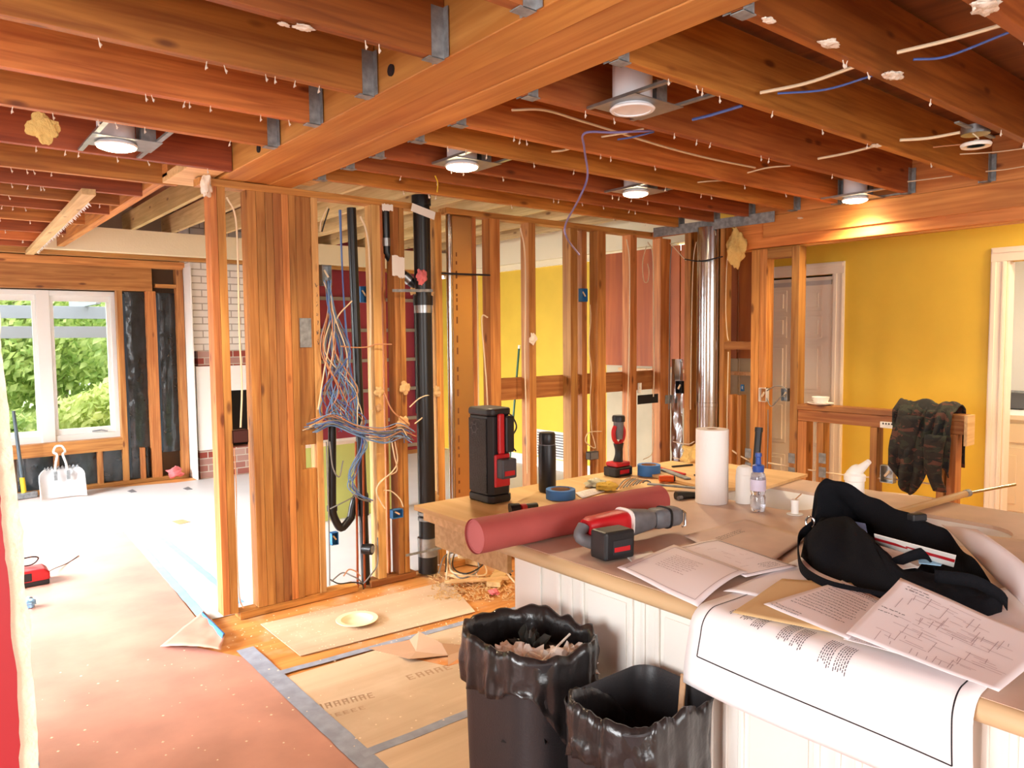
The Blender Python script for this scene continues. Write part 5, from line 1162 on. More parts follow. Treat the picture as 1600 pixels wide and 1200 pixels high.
# plywood offcut lying on counter far right
pz = CT+0.001
op = [at(u, v, z=pz) for u, v in ((955, 742), (1120, 722), (1345, 768), (1230, 755), (1130, 752), (1000, 757))]
op = [at(u, v, z=pz+0.008) for u, v in ((1000, 738), (1110, 722), (1262, 742), (1188, 765), (1100, 762))]
flat('plywood_offcut', [(p.x, p.y) for p in op], pz, 0.012, PLYTAN, 'thin plywood offcut lying behind the paper towel roll', 'board')

# ================================================================== PAPERS ON THE COUNTER
def sheet_fn(c, lift=0.0, wave=0.004, seed=0, curl=None):
    P4 = [at(u, v, z=CT+z) for u, v, z in c]
    def fn(s, t):
        p = P4[0].lerp(P4[1], s).lerp(P4[3].lerp(P4[2], s), t)
        p = p+Vector((0, 0, wave*(0.5+0.5*noise.noise(Vector((s*2.5, t*2.5, seed))))))
        if curl: p = p+Vector((0, 0, curl(s, t)))
        return p
    return fn
def mark(m, fn, s0, t0, s1_, t1_, w, dz=0.0008, n=1):
    a = fn(s0, t0); b = fn(s1_, t1_); L = (b-a).length; n = max(1, int(L/0.008))
    pr = None
    for k in range(n+1):
        f_ = k/n; p = fn(s0+(s1_-s0)*f_, t0+(t1_-t0)*f_); e = fn(min(1, s0+(s1_-s0)*f_+.01), t0+(t1_-t0)*f_)-p; g = fn(s0+(s1_-s0)*f_, min(1, t0+(t1_-t0)*f_+.01))-p
        nn = e.cross(g); nn = nn.normalized() if nn.length > 1e-12 else Vector((0,0,1)); 
        if nn.z < 0 and abs(nn.z) > .2: nn = -nn
        if nn.x > 0 and abs(nn.z) <= .2: nn = -nn
        d = (b-a).normalized(); sd = nn.cross(d).normalized()*w/2; q = (p+sd+nn*dz, p-sd+nn*dz)
        if pr: m.add([pr[0], pr[1], q[1], q[0]], [(0,1,2,3)])
        pr = q
def paper(name, c, label, mat, rows=(), border=False, ink=INK, wave=0.004, seed=0, curl=None, nu=14, sk=0, bd=0.05):
    fn = sheet_fn(c, wave=wave, seed=seed, curl=curl)
    o = MB().grid(fn, nu, nu).build(name, mat, smooth=True, solid=0.0006, ang=180); tag(o, label, 'paper')
    r = random.Random(seed+40)
    if border:
        m = MB()
        for a in ((bd, bd, 1-bd, bd), (1-bd, bd, 1-bd, 1-bd), (1-bd, 1-bd, bd, 1-bd), (bd, 1-bd, bd, bd)): mark(m, fn, *a, 0.0018, .0012)
        m.build('printed_border', ink, o, fixn=False)
    if rows:
        m = MB()
        for (s0, s1_, t0, t1_, n) in rows:      # text rows run along s
            for k in range(n):
                t = t0+(t1_-t0)*k/max(1, n-1); s = s0
                while s < s1_*r.uniform(.85, 1):
                    L = r.uniform(.008, .04); mark(m, fn, s, t+r.uniform(-.004, .004), min(s1_, s+L), t+r.uniform(-.006, .006), 0.0022, .0012); s += L+r.uniform(.006, .014)
        m.build('printed_lines', ink, o, fixn=False)
    if sk:
        m = MB()
        for k in range(sk):
            s, t = r.uniform(.1, .85), r.uniform(.1, .9); horiz = r.random() < .5; L = r.uniform(.04, .22)
            mark(m, fn, s, t, min(.95, s+(L if horiz else 0.01)), min(.95, t+(0.01 if horiz else L)), 0.0012, .0012)
        m.build('sketch_lines', INKL, o, fixn=False)
    return o, fn
# big drawing draped over the counter edge: flat part, rounded edge, hanging part
ya_, yb_ = 1.055, 0.475
def drape(s, t):     # s along the edge (far to near), t from the flat inner edge outward/down
    y = ya_+(yb_-ya_)*s
    L = 0.565*t; flat_ = 0.36 - 0.02*s; R = 0.052
    xe = 1.438
    if L < flat_: p = Vector((xe+(flat_-L), y, CT+0.0045))
    else:
        a = (L-flat_)/R
        if a < PI/2*1.02: p = Vector((xe-R*math.sin(a), y, CT+0.0045-R*(1-math.cos(a))))
        else:
            d = L-flat_-R*PI/2; p = Vector((xe-R-0.012*math.sin(d*16)-0.01*math.sin(s*5+.6)*d*8, y-0.02*d, CT+0.0035-R-d))
    y_out = 0.03*max(0, t-0.5)
    return p+Vector((0, y_out*(1-2*s), 0.0))
dr_o = MB().grid(drape, 26, 44).build('drawing_sheet', SHT, smooth=True, solid=0.0007, ang=180)
tag(dr_o, 'large white drawing sheet draped over the counter front edge', 'paper')
m = MB()
for a in ((.055, .12, .055, .87), (.055, .87, .945, .87), (.945, .87, .945, .5)): mark(m, drape, *a, 0.0028, .0014)
m.build('border_line', INKD, dr_o, fixn=False)
r = random.Random(2)
for blk in range(9):
    s0 = .13+.056*blk
    if blk in (3, 6): continue
    m = MB()
    for k in range(6):
        s = s0+.008*k; t = .535+.008*blk
        while t < .63+.010*blk+r.uniform(0, .025):
            L = r.uniform(.004, .014); mark(m, drape, s, t, s, t+L, 0.0018, .0014); t += L+.004
    m.build('printed_notes', INK, dr_o, fixn=False)
paper('plan_sheet', [(1068, 838, .006), (1165, 812, .004), (1262, 840, .004), (1182, 898, .008)], 'dust-covered plan lying flat behind the two front sheets', DUSTP, rows=((.25, .7, .25, .32, 3),), border=False, ink=INKD, seed=3)
paper('plan_sheet', [(1058, 856, .010), (1118, 843, .010), (1246, 886, .012), (1165, 903, .012)], 'pinkish plan with border lines and notes, left of the black bag', SHP, border=True, seed=4, sk=16, rows=((.55, .9, .8, .9, 4),))
paper('letter_sheet', [(1053, 852, .014), (1168, 894, .016), (1090, 950, -.006), (964, 888, .010)], 'bordered typed sheet curling over the counter edge left of the drawing', SHP, rows=((.22, .62, .25, .62, 9),), border=True, ink=INKL, seed=5, bd=.07, curl=lambda s, t: 0.012*math.sin(PI*t)*s)
paper('paper_pad', [(975, 866, .003), (1018, 862, .003), (1090, 930, .004), (1000, 895, .003)], 'small white stack of paper peeking out behind the saw battery', WHT, seed=6)
paper('white_sheet', [(1130, 925, .006), (1262, 868, .006), (1400, 930, .006), (1215, 935, .006)], 'plain bluish-white sheet under the manila envelope', SHT, border=False, seed=16)
paper('manila_envelope', [(1222, 905, .012), (1330, 912, .012), (1440, 1020, .014), (1144, 958, .012)], 'manila envelope under the handwritten page', MANILA, seed=7, wave=.003)
paper('handwritten_page', [(1316, 908, .022), (1392, 945, .024), (1325, 1000, .020), (1193, 945, .018)], 'handwritten note page on top of the manila envelope', SHP, rows=((.08, .92, .05, .12, 3), (.1, .85, .2, .75, 11), (.05, .4, .9, .95, 2)), seed=8, wave=.004)
paper('stacked_sheets', [(1325, 985, .016), (1440, 1010, .018), (1500, 1050, .016), (1318, 1000, .014)], 'thin stack of sheet edges under the big sketched plan', SHT, rows=((.1, .9, .3, .8, 3),), ink=INKL, seed=9)
paper('sketched_plan', [(1407, 905, .075), (1650, 1010, .02), (1560, 1085, .026), (1322, 992, .030)], 'large pinkish plan with faint pencil sketches in the right foreground', SHP, seed=10, wave=.006, sk=90, rows=((.08, .25, .08, .12, 2), (.05, .22, .5, .56, 2)), nu=20)
paper('curled_plan', [(1471, 822, .07), (1527, 831, .09), (1680, 940, .06), (1625, 975, .012)], 'long narrow plan curling up beside the black bag', SHP, seed=11, wave=.01, nu=20, curl=lambda s, t: .03*math.sin(PI*s)*math.sin(PI*min(1, t*1.1)))
paper('plan_sheet', [(1527, 835, .010), (1640, 850, .01), (1700, 960, .01), (1560, 905, .012)], 'brown-shaded plan at the right edge behind the curled plan', DUSTP, seed=12, sk=8)
paper('white_sheet', [(1490, 930, .006), (1600, 915, .006), (1640, 1010, .008), (1545, 975, .006)], 'white sheet with blue notes under the bag at the right edge', SHT, rows=((.2, .6, .2, .5, 4),), ink=CABB, seed=13)

# ================================================================== BLACK BAG
def P(u, v, z): return at(u, v, z=CT+z)
secs = [  # F, C1, I, C2
 (P(1248,868,.006), P(1254,845,.03), P(1266,825,.05), P(1280,800,.09)),
 (P(1275,893,.006), P(1268,826,.09), P(1290,812,.075), P(1278,768,.155)),
 (P(1320,912,.006), P(1318,806,.12), P(1340,815,.06), P(1300,756,.18)),
 (P(1370,930,.006), P(1352,832,.11), P(1372,850,.035), P(1352,778,.15)),
 (P(1420,948,.006), P(1392,880,.08), P(1425,880,.03), P(1420,806,.13)),
 (P(1480,958,.006), P(1452,898,.06), P(1470,893,.03), P(1482,836,.10)),
 (P(1540,965,.006), P(1510,905,.055), P(1522,905,.03), P(1530,885,.08)),
 (P(1568,958,.006), P(1560,935,.035), P(1562,932,.03), P(1562,928,.04)),
]
def bagfn():
    rows = []
    for F_, C1, I_, C2 in secs:
        back = Vector((C2.x+0.05, C2.y+0.05, CT+0.006))
        bot = F_.copy()
        L = [F_, F_.lerp(C1, .5)+Vector((-0.012, -0.012, 0.012)), C1, C1.lerp(I_, .4)+Vector((0,0,-.004)), I_, I_.lerp(C2, .5)+Vector((.006,.006,-.01)), C2, C2+Vector((0.022, 0.022, -.004)), back]
        rows.append(crom(L, 5))
    n = len(rows[0]); cols = []
    for j in range(n):
        cols.append(crom([r_[j] for r_ in rows], 5))
    return cols, n
cols, nb = bagfn(); mcol = len(cols[0])
bag = thing('shoulder_bag', (2.2, 1.0, CT+0.004), 'open black fabric shoulder bag stuffed with papers on the counter', 'bag')
m = MB()
for j in range(nb):
    for i in range(mcol):
        p = cols[j][i]; amp = 0.02*min(1, j/3)*min(1, (nb-1-j)/3)
        f_ = noise.noise(Vector((i*.35, j*.16, 3)))*amp+noise.noise(Vector((i*.9+j*.35, j*.5, 8)))*amp*.6
        q = p+Vector((0, 0, f_)); q.z = max(q.z, CT+.005); m.v.append(q)
for j in range(nb-1):
    for i in range(mcol-1): m.f.append([j*mcol+i, j*mcol+i+1, (j+1)*mcol+i+1, (j+1)*mcol+i])
m.f.append([j*mcol for j in range(nb)]); m.f.append([j*mcol+mcol-1 for j in range(nb)][::-1])
m.build('bag_body', CLOTHB, bag, smooth=True, ang=180, sub=1)
def ribbon(pts, w, mat, nm, parent, up=Vector((0,0,1)), n=6):
    c = crom(pts, n); m = MB(); vs = []
    for i, p in enumerate(c):
        vs += [p-up*w/2, p+up*w/2]
    m.v = vs; m.f = [[2*i, 2*i+2, 2*i+3, 2*i+1] for i in range(len(c)-1)]
    return m.build(nm, mat, parent, smooth=True, solid=0.003, ang=180)
ribbon([P(1268,822,.085), P(1250,838,.06), P(1247,860,.035), P(1254,890,.022), P(1285,912,.020), P(1330,925,.020), P(1400,938,.020)], .03, CLOTHB, 'shoulder_strap', bag)
ribbon([P(1372,890,.045), P(1408,875,.075), P(1437,865,.095), P(1452,868,.09), P(1462,885,.05)], .028, CLOTHB, 'carry_handle', bag)
ribbon([P(1460,900,.075), P(1520,908,.075), P(1562,930,.05), P(1574,944,.03)], .03, CLOTHB, 'front_flap_strap', bag)
c = P(1266, 816, .085); MB().tube([c+Vector((0.0, 0.014*math.cos(t), 0.016*math.sin(t))) for t in [2*PI*k/16 for k in range(17)]], 0.0032, 8).build('metal_ring', STEEL, bag, smooth=True)
c = P(1433, 808, .14); MB().bar(c-Vector((.02,-.01,0)), c+Vector((.02,-.01,0)), .025, .02).build('buckle', DBLK, bag, bevel=.004)
# things in the bag
def quad(nm, c, mat, label, cat, th=.0015, stripe=None):
    v = [P(*q) for q in c]; o = MB().add(v, [(0,1,2,3)]).build(nm, mat, solid=th)
    return tag(o, label, cat) if label else o, v
env, v = quad('striped_envelope', ((1366, 834, .115), (1494, 868, .115), (1490, 886, .075), (1368, 850, .075)), WHT, 'white envelope with a red stripe standing in the black bag', 'envelope')
a0 = v[0].lerp(v[3], .30); a1 = v[1].lerp(v[2], .30); b0 = v[0].lerp(v[3], .55); b1 = v[1].lerp(v[2], .55); nn = (v[1]-v[0]).cross(v[3]-v[0]).normalized()*.002; nn = nn if nn.dot(EYE-v[0]) > 0 else -nn
MB().add([a0+nn, a1+nn, b1+nn, b0+nn], [(0,1,2,3)]).build('red_stripe', REDT, env, fixn=False)
quad('white_papers', ((1370, 850, .058), (1450, 868, .06), (1432, 890, .048), (1392, 888, .048)), SHT, 'loose white papers inside the black bag', 'paper')
quad('white_papers', ((1375, 868, .066), (1408, 874, .066), (1436, 886, .062), (1392, 892, .062)), WHT, 'white folded card at the mouth of the black bag', 'paper')
quad('blue_packet', ((1432, 862, .075), (1478, 874, .075), (1470, 884, .07), (1436, 880, .07)), plain('light_blue', (160, 204, 232), 0.5), 'light blue packet inside the black bag', 'packet')
quad('blue_tag', ((1336, 815, .10), (1352, 818, .10), (1356, 838, .07), (1344, 834, .07)), plain('slate_blue', (110, 124, 160), 0.5), 'slate blue tag poking out of the black bag', 'tag')

# ================================================================== TOOLS AND OBJECTS ON COUNTER
def cyl(nm, c, prof, mat, parent, n=28): return MB().lathe(prof, c, n).build(nm, mat, parent, smooth=True)
# paper towels
c = at(1117, 788, z=CT); c.z = CT+.001; pt_ = thing('paper_towel_roll', c, 'white paper towel roll standing upright on the counter', 'paper towel')
c = Vector((c.x+.02, c.y+.03, c.z)); cyl('roll', c, [(0.060, 0), (0.0605, .14), (0.060, .28), (.022, .281), (.020, .26), (.0, .26)], TOWEL, pt_, 36)
cyl('core', c, [(.020, .255), (.020, .2805), (.018, .2805), (.018, .255)], CARD, pt_)
m = MB().grid(lambda s, t: (c.x+.0615*math.cos(-.9+s*.9), c.y+.0615*math.sin(-.9+s*.9)-0.006*s*(1-t), c.z+.002+.276*t), 8, 2); m.build('loose_sheet', TOWEL, pt_, smooth=True, solid=.0008)
# white bottle / clear bottle
c = at(1165, 787, z=CT+.001); o = thing('white_bottle', c, 'small white bottle with rounded cap right of the towel roll', 'bottle')
c = c+Vector((.012, .015, 0)); cyl('body', c, [(.031, 0), (.032, .01), (.032, .10), (.031, .108)], WHT, o); cyl('cap', c, [(.030, .1085), (.030, .125), (.024, .138), (.010, .144), (0, .145)], WHT, o)
c = at(1186, 799, z=CT+.001); o = thing('water_bottle', c, 'clear plastic squeeze bottle with a blue cap', 'bottle')
c = c+Vector((.008, .01, 0)); cyl('body', c, [(0, 0), (.024, 0), (.027, .01), (.027, .05), (.023, .06), (.027, .07), (.027, .12), (.024, .135), (.018, .142)], CLEAR, o)
cyl('cap', c, [(.020, .1425), (.021, .165), (.010, .170), (.009, .195), (.012, .198), (.011, .21), (0, .212)], BCAP, o)
cyl('label', c, [(.0277, .075), (.0277, .115)], plain('pale_label', (214, 204, 224), .5), o)
# black tube leaning behind the bottles
p0, p1 = at(1178, 768, z=CT+.012), None
p1 = Vector((p0.x+.01, p0.y-.0, 0)); q = at(1186, 668, x=p0.x+.05); o = thing('marker_tube', p0, 'black ribbed tube standing behind the clear bottle', 'tube')
MB().tube([p0, p0.lerp(q, .93)], .014, 14).build('tube', DBLK, o, smooth=True); MB().tube([p0.lerp(q, .93), q], .016, 14).build('tube_cap', DBLK, o, smooth=True)
# thermos
c = at(856, 769, z=CT+.001); c = c+Vector((.015, .02, 0)); o = thing('flask', c, 'tall matte black vacuum flask beside the radio', 'flask')
FB = plain('flask_black', (24, 24, 27), .4); cyl('body', c, [(.033, 0), (.036, .006), (.036, .185), (.033, .196)], FB, o, 36); cyl('lid', c, [(.033, .197), (.034, .2), (.034, .235), (.030, .243), (0, .243)], FB, o, 36)
cyl('collar_ring', c, [(.0345, .192), (.0345, .196)], GREYT, o, 36)
# radio / speaker
sx, sy = at(768, 789, z=CT).x, at(768, 789, z=CT).y
o = thing('jobsite_radio', (sx+.06, sy+.08, CT), 'tall black and red battery radio tower at the counter end', 'radio')
wx_, wy_ = .115, .155; hz = .365; ch_ = .018
def oct_(i): return [(ch_+i, i), (wx_-ch_-i, i), (wx_-i, ch_+i), (wx_-i, wy_-ch_-i), (wx_-ch_-i, wy_-i), (ch_+i, wy_-i), (i, wy_-ch_-i), (i, ch_+i)]
O3 = (sx-.005, sy+.0, CT+.001)
MB().prism(oct_(0), O3, (1,0,0), (0,1,0), (0,0,1), .03).build('base_foot', DBLK, o, bevel=.006)
MB().prism(oct_(.004), (O3[0], O3[1], CT+.031), (1,0,0), (0,1,0), (0,0,1), hz-.06).build('body', DBLK, o, bevel=.004)
MB().prism(oct_(0), (O3[0], O3[1], CT+hz-.029), (1,0,0), (0,1,0), (0,0,1), .029).build('top_cap', DBLK, o, bevel=.008)
gm = plain('speaker_grille', (44, 44, 48), .5, bump=1.0, bscale=220)
MB().box((O3[0]-.002, sy+.022, CT+.04), (O3[0]+.003, sy+wy_-.022, CT+hz-.04)).build('grille', gm, o, bevel=.002)
MB().tube([Vector((O3[0]-.003, sy+.095+.018*math.cos(t), CT+.285+.018*math.sin(t))) for t in [2*PI*k/6 for k in range(7)]], .0012, 5).build('emblem_outline', GREYT, o)
for k in range(7): 
    t = 2*PI*k/6; MB().tube([Vector((O3[0]-.003, sy+.095+.018*math.cos(t), CT+.285+.018*math.sin(t))), Vector((O3[0]-.003, sy+.095+.028*math.cos(t), CT+.285+.028*math.sin(t)))], .001, 5).build('emblem_spoke', GREYT, o) if k < 6 else None
yf = O3[1]
MB().box((sx+.030, yf-.014, CT+.19), (sx+.058, yf+.002, CT+.345)).build('red_handle', REDT, o, bevel=.006)
MB().box((sx+.058, yf-.02, CT+.195), (sx+.100, yf+.002, CT+.335)).build('antenna_guard', DBLK, o, bevel=.006)
MB().box((sx+.014, yf-.010, CT+.065), (sx+.085, yf+.002, CT+.19)).build('red_bay_frame', REDT, o, bevel=.004)
MB().box((sx+.020, yf-.045, CT+.10), (sx+.090, yf-.004, CT+.175)).build('battery', plain('battery_grey', (66, 66, 72), .5), o, bevel=.006)
MB().box((sx+.03, yf-.047, CT+.112), (sx+.078, yf-.0445, CT+.13)).build('battery_label', REDT, o)
cable([Vector((sx+.10, yf+.05, CT+.36)), Vector((sx+.13, yf+.04, CT+.33)), at(800, 650, y=sy+.1), at(807, 668, y=sy+.1), at(796, 690, y=sy+.1), at(806, 705, y=sy+.1)], .003, CABK, 'curly black antenna wire hanging right of the radio')
# plywood patch / paper under things
paper('paper_note', [(898, 770, .003), (930, 762, .003), (945, 768, .003), (910, 779, .003)], 'small printed note lying beside the tape roll', SHT, rows=((.2, .8, .3, .7, 3),), seed=21, wave=.001, nu=3)
# tape rolls
def taperoll(u, v, r, h, mat, label, ax=(0,0,1), z=0.001):
    c = at(u, v, z=CT+z); o = thing('tape_roll', c, label, 'tape')
    MB().lathe([(r*.68, 0), (r, 0), (r, h), (r*.68, h), (r*.68, 0)], c, 32, ax).build('tape', mat, o, smooth=True)
    MB().lathe([(r*.64, .001), (r*.675, .001), (r*.675, h-.001), (r*.64, h-.001), (r*.64, .001)], c, 32, ax).build('core', CARD, o, smooth=True); return o
taperoll(876, 778, .058, .036, TAPEB, 'round roll of blue tape lying in front of the flask')
taperoll(1014, 742, .052, .048, TAPEB, 'blue tape roll near the plywood offcut')
p0, p1 = at(1030, 748, z=CT+.016), at(1052, 748, z=CT+.016)
o = thing('orange_tube', p0, 'orange plastic cylinder right beside the far tape roll', 'tube'); MB().tube([p0, p1], .015, 16).build('tube', plain('orange_plastic', (226, 92, 30), .4), o, smooth=True); MB().tube([p1, p1+(p1-p0)*.12], .0135, 16).build('end_cap', DBLK, o, smooth=True)
# work light (battery tool)
c = at(966, 744, z=CT+.001)+Vector((.02, .02, 0)); o = thing('work_light', c, 'red and black battery work light standing head-up', 'flashlight')
MB().prism([(-.055, -.04), (.055, -.04), (.06, 0), (.055, .04), (-.055, .04), (-.06, 0)], c, (1,0,0), (0,1,0), (0,0,1), .042).build('battery', DBLK, o, bevel=.006)
MB().prism([(-.045, -.035), (.045, -.035), (.045, .035), (-.045, .035)], c+Vector((0,0,.043)), (1,0,0), (0,1,0), (0,0,1), .02).build('battery_shoe', REDT, o, bevel=.005)
MB().tube(crom([c+Vector((0,0,.062)), c+Vector((.006,0,.10)), c+Vector((.004,0,.145))], 5), [.024, .022, .020, .019, .018, .018, .018, .018, .02, .022, .024][:11], 14).build('grip', DBLK, o, smooth=True)
for s in (-1, 1): MB().tube(crom([c+Vector((.004,0,.14)), c+Vector((.004+s*.028,0,.165)), c+Vector((.004+s*.034,0,.20)), c+Vector((.004+s*.022,0,.225))], 4), .010, 8).build('red_yoke', REDT, o, smooth=True)
cyl('head', c+Vector((.004, 0, .165)), [(.018, 0), (.021, .03), (.024, .08)], GREYT, o); cyl('lens_ring', c+Vector((.004, 0, .246)), [(.029, 0), (.030, .02), (.026, .028), (.0, .024)], DBLK, o)
MB().box(c+Vector((-.03, -.042, .012)), c+Vector((.03, -.0395, .03))).build('label', REDT, o)
# rolled rosin paper
r0, r1 = at(741, 840, z=CT+.052), at(1030, 782, z=CT+.052)
o = thing('rosin_roll', r0, 'long dusty-red roll of rosin paper lying across the counter end', 'paper roll')
d = (r1-r0).normalized(); L = (r1-r0).length; sd = d.cross(Vector((0,0,1))).normalized(); ud = sd.cross(d)
r0 = r0+Vector((0,0,.003))
MB().tube([r0+d*(L*k/24) for k in range(25)], [.0515+.0008*math.sin(k*1.3) for k in range(25)], 36, cap=False).build('outer_wrap', ROLLM, o, smooth=True)
MB().lathe([(.0505, .006), (.047, .010), (.044, .005), (.040, .011), (.036, .006), (.031, .013), (.026, .008), (.021, .016), (.015, .01), (.013, .05), (0, .05)], r0, 40, d).build('layered_end', plain('roll_end', (206, 118, 122), .7), o, smooth=True)
# reciprocating saw
def pl(base, ax, up, x, y, z): sdv = ax.cross(up); return base+ax*x+sdv*y+up*z
A = at(912, 832, z=CT+.055); B = at(1060, 808, z=CT+.045); ax = (B-A).normalized(); up = Vector((0,0,1)); up = (up-ax*up.dot(ax)).normalized(); sdv = ax.cross(up)
o = thing('reciprocating_saw', (A+B)/2-Vector((0,0,.04)), 'red, grey and black cordless saw lying on the counter', 'saw'); LS = (B-A).length
def ell(t0, t1, ra, rb, nm, mat, dz=0, dy=0, n=20):
    m = MB(); K = 8; o_ = 0
    for k in range(K+1):
        f_ = k/K; c_ = A+ax*LS*(t0+(t1-t0)*f_)+up*dz+sdv*dy; w = (ra[0]+(ra[1]-ra[0])*f_, rb[0]+(rb[1]-rb[0])*f_)
        e = 1 if 0 < k < K else .8
        m.v += [c_+(sdv*math.copysign(abs(math.cos(q))**.6, math.cos(q))*w[0]+up*math.copysign(abs(math.sin(q))**.6, math.sin(q))*w[1])*e for q in [2*PI*i/n for i in range(n)]]
    m.f = [[k*n+i, k*n+(i+1) % n, (k+1)*n+(i+1) % n, (k+1)*n+i] for k in range(K) for i in range(n)]+[[i for i in range(n)], [K*n+i for i in range(n)]]
    return m.build(nm, mat, o, smooth=True, ang=50)
ell(.02, .42, (.034, .042), (.030, .040), 'motor_housing', REDT, dz=.012)
ell(.40, .70, (.044, .030), (.042, .028), 'gear_case', GREYT, dz=.01)
ell(.69, .985, (.036, .034), (.032, .030), 'front_boot', GREYT, dz=.008)
ell(.82, .845, (.038, .038), (.035, .035), 'boot_band', DBLK, dz=.008)
ell(.395, .415, (.046, .046), (.044, .044), 'seam_band', WHT, dz=.012)
q = A+ax*LS*.97
MB().tube([q+sdv*.028+up*.028, q+ax*.012+sdv*.03+up*.02, q+ax*.012+sdv*.03-up*.02, q+sdv*.028-up*.024], .004, 8).build('blade_shoe', STEEL, o, smooth=True)
MB().tube(crom([A+ax*.00+up*.02, A-ax*.02+sdv*.01-up*.01, A+ax*.03+sdv*.045-up*.03, A+ax*.10+sdv*.06-up*.03], 5), .019, 12).build('rear_handle', GREYT, o, smooth=True)
bc = at(957, 848, z=CT+.045)
bt = MB().bar(bc-ax*.055, bc+ax*.055, .07, .082).build('battery', DBLK, o, bevel=.008)
fc = bc+sdv*.0355
MB().bar(fc-ax*.028-up*.004, fc+ax*.040-up*.004, .002, .040).build('battery_face', plain('battery_panel', (40, 40, 44), .5), bt)
MB().bar(fc+sdv*.0012-ax*.024-up*.010, fc+sdv*.0012+ax*.034-up*.010, .002, .013).build('red_label', REDT, bt)
# small things on counter
p0, p1, p2 = at(797, 797, z=CT+.018), at(812, 794, z=CT+.022), at(838, 790, z=CT+.016)
o = thing('small_driver', p0, 'small red and black hand tool behind the paper roll', 'tool'); MB().tube([p0, p1], [.024, .018], 14).build('head', DBLK, o, smooth=True); MB().tube([p1, p1.lerp(p2, .3)], .015, 12).build('red_collar', REDT, o, smooth=True); MB().tube([p1.lerp(p2, .3), p2], [.013, .011], 12).build('handle', DBLK, o, smooth=True)
p0, p1 = at(1056, 775, z=CT+.014), at(1092, 773, z=CT+.012)
o = thing('utility_knife', p0, 'black folding tool lying left of the towel roll', 'tool'); MB().tube([p0, p0.lerp(p1, .4), p1], [.018, .016, .010], 12).build('body', DBLK, o, smooth=True); MB().tube([p0+Vector((-.01, -.02, -.004)), p0+Vector((.01, -.02, -.004))], .008, 10).build('jaw', GREYT, o, smooth=True)
for i, (a, b, mt, w, lab) in enumerate(((( 1008, 725), (1070, 741), REDT, .016, 'red pry bar lying on the plywood offcut'), ((1035, 733), (1075, 748), GALD, .03, 'dark steel blade lying beside the red bar'), ((1050, 729), (1082, 726), DBLK, .012, 'small black pen-like tool on the plywood offcut'), ((1012, 756), (1105, 764), GALD, .022, 'flat grey steel bar lying toward the towel roll'), ((1086, 742), (1100, 748), DBLK, .014, 'tiny black tool peeking out left of the towel roll'))):
    p0, p1 = at(*a, z=CT+.018), at(*b, z=CT+.018); tag(MB().bar(p0, p1, w, .007).build('hand_tool', mt, bevel=.002), lab, 'tool')
for k in range(9):
    p0 = at(964+k*5, 764-k*1.2, z=CT+.01+.002*k); p1 = at(985+k*4, 746+k, z=CT+.014+.002*k)
    tag(MB().tube(crom([p0, p0.lerp(p1, .5)+Vector((0,0,.01)), p1], 3), .003, 6).build('drill_bit', [GALD, CARD, CABG][k % 3], smooth=True), '%s bit in the loose pile beside the yellow glove' % ['grey steel', 'brown', 'dull grey'][k % 3], 'drill bit', 'pile of bits on the counter (%s)' % ['grey steel', 'brown', 'dull grey'][k % 3])
fluff('work_glove', at(948, 760, z=CT+.018), .036, plain('glove_yellow', (214, 176, 70), .9), 'yellow work glove crumpled behind the paper roll', 'glove', 41, (1.2, 1, .5))
fluff('clear_bag', at(930, 755, z=CT+.018), .034, plain('pale_film', (206, 204, 176), .3), 'crumpled pale plastic bag left of the yellow glove', 'bag', 43, (1.2, 1, .55))
# soap dispenser like bottle by the sink
c = at(1242, 806, z=CT); c = Vector((2.41, at(1242, 803, x=2.41).y, CT+.001)); o = thing('pill_bottle', c, 'small white bottle on a round base at the edge of the near sink', 'bottle')
cyl('base_ring', c, [(.028, 0), (.028, .002), (.012, .004)], TILE, o); cyl('body', c, [(.013, .003), (.013, .035), (.014, .04), (.014, .052), (0, .053)], WHT, o)
MB().tube([c+Vector((0,0,.052)), c+Vector((.02,-.012,.072))], .002, 6).build('straw', CARD, o)
# white sprayer nozzle behind the bag
c = at(1335, 772, z=CT+.001); c = Vector((2.90, at(1335, 770, x=2.90).y, CT+.001)); o = thing('faucet_sprayer', c, 'white plastic spout standing at the back of the sinks', 'faucet')
cyl('base', c, [(.036, 0), (.036, .05), (.040, .054), (.040, .075), (.030, .085)], WHT, o)
q1 = at(1358, 721, x=2.88); c0 = c+Vector((0, 0, .075)); cm = c0.lerp(q1, .55)+Vector((0, .006, -.004))
MB().tube(crom([c0, c0.lerp(cm, .5)+Vector((0, .004, .004)), cm, q1], 5), [.034-.0016*k for k in range(16)], 18).build('spout', WHT, o, smooth=True)
# pole lying across the sink
p0, p1, p2 = Vector((2.62, 1.16, CT+.016)), None, None
pa = at(1395, 803, z=CT+.016); pb = at(1510, 771, z=CT+.05); pc = at(1586, 757, z=CT+.075)
o = thing('roller_pole', pa, 'wooden pole with thin metal tip lying over the sinks and past the counter', 'pole')
pb = pa+(at(1510, 771, x=pa.x+.55)-pa)
MB().tube([pa, pb], .013, 14).build('wood_shaft', HANDW, o, smooth=True)
pc = pa+(pb-pa)*1.0; e = (pb-pa).normalized(); 
pc = at(1586, 757, x=pb.x+.27); MB().tube([pb, pc], .006, 10).build('metal_rod', STEEL, o, smooth=True); MB().tube([pb-e*.01, pb+e*.02], .0145, 12).build('ferrule', GALD, o, smooth=True)

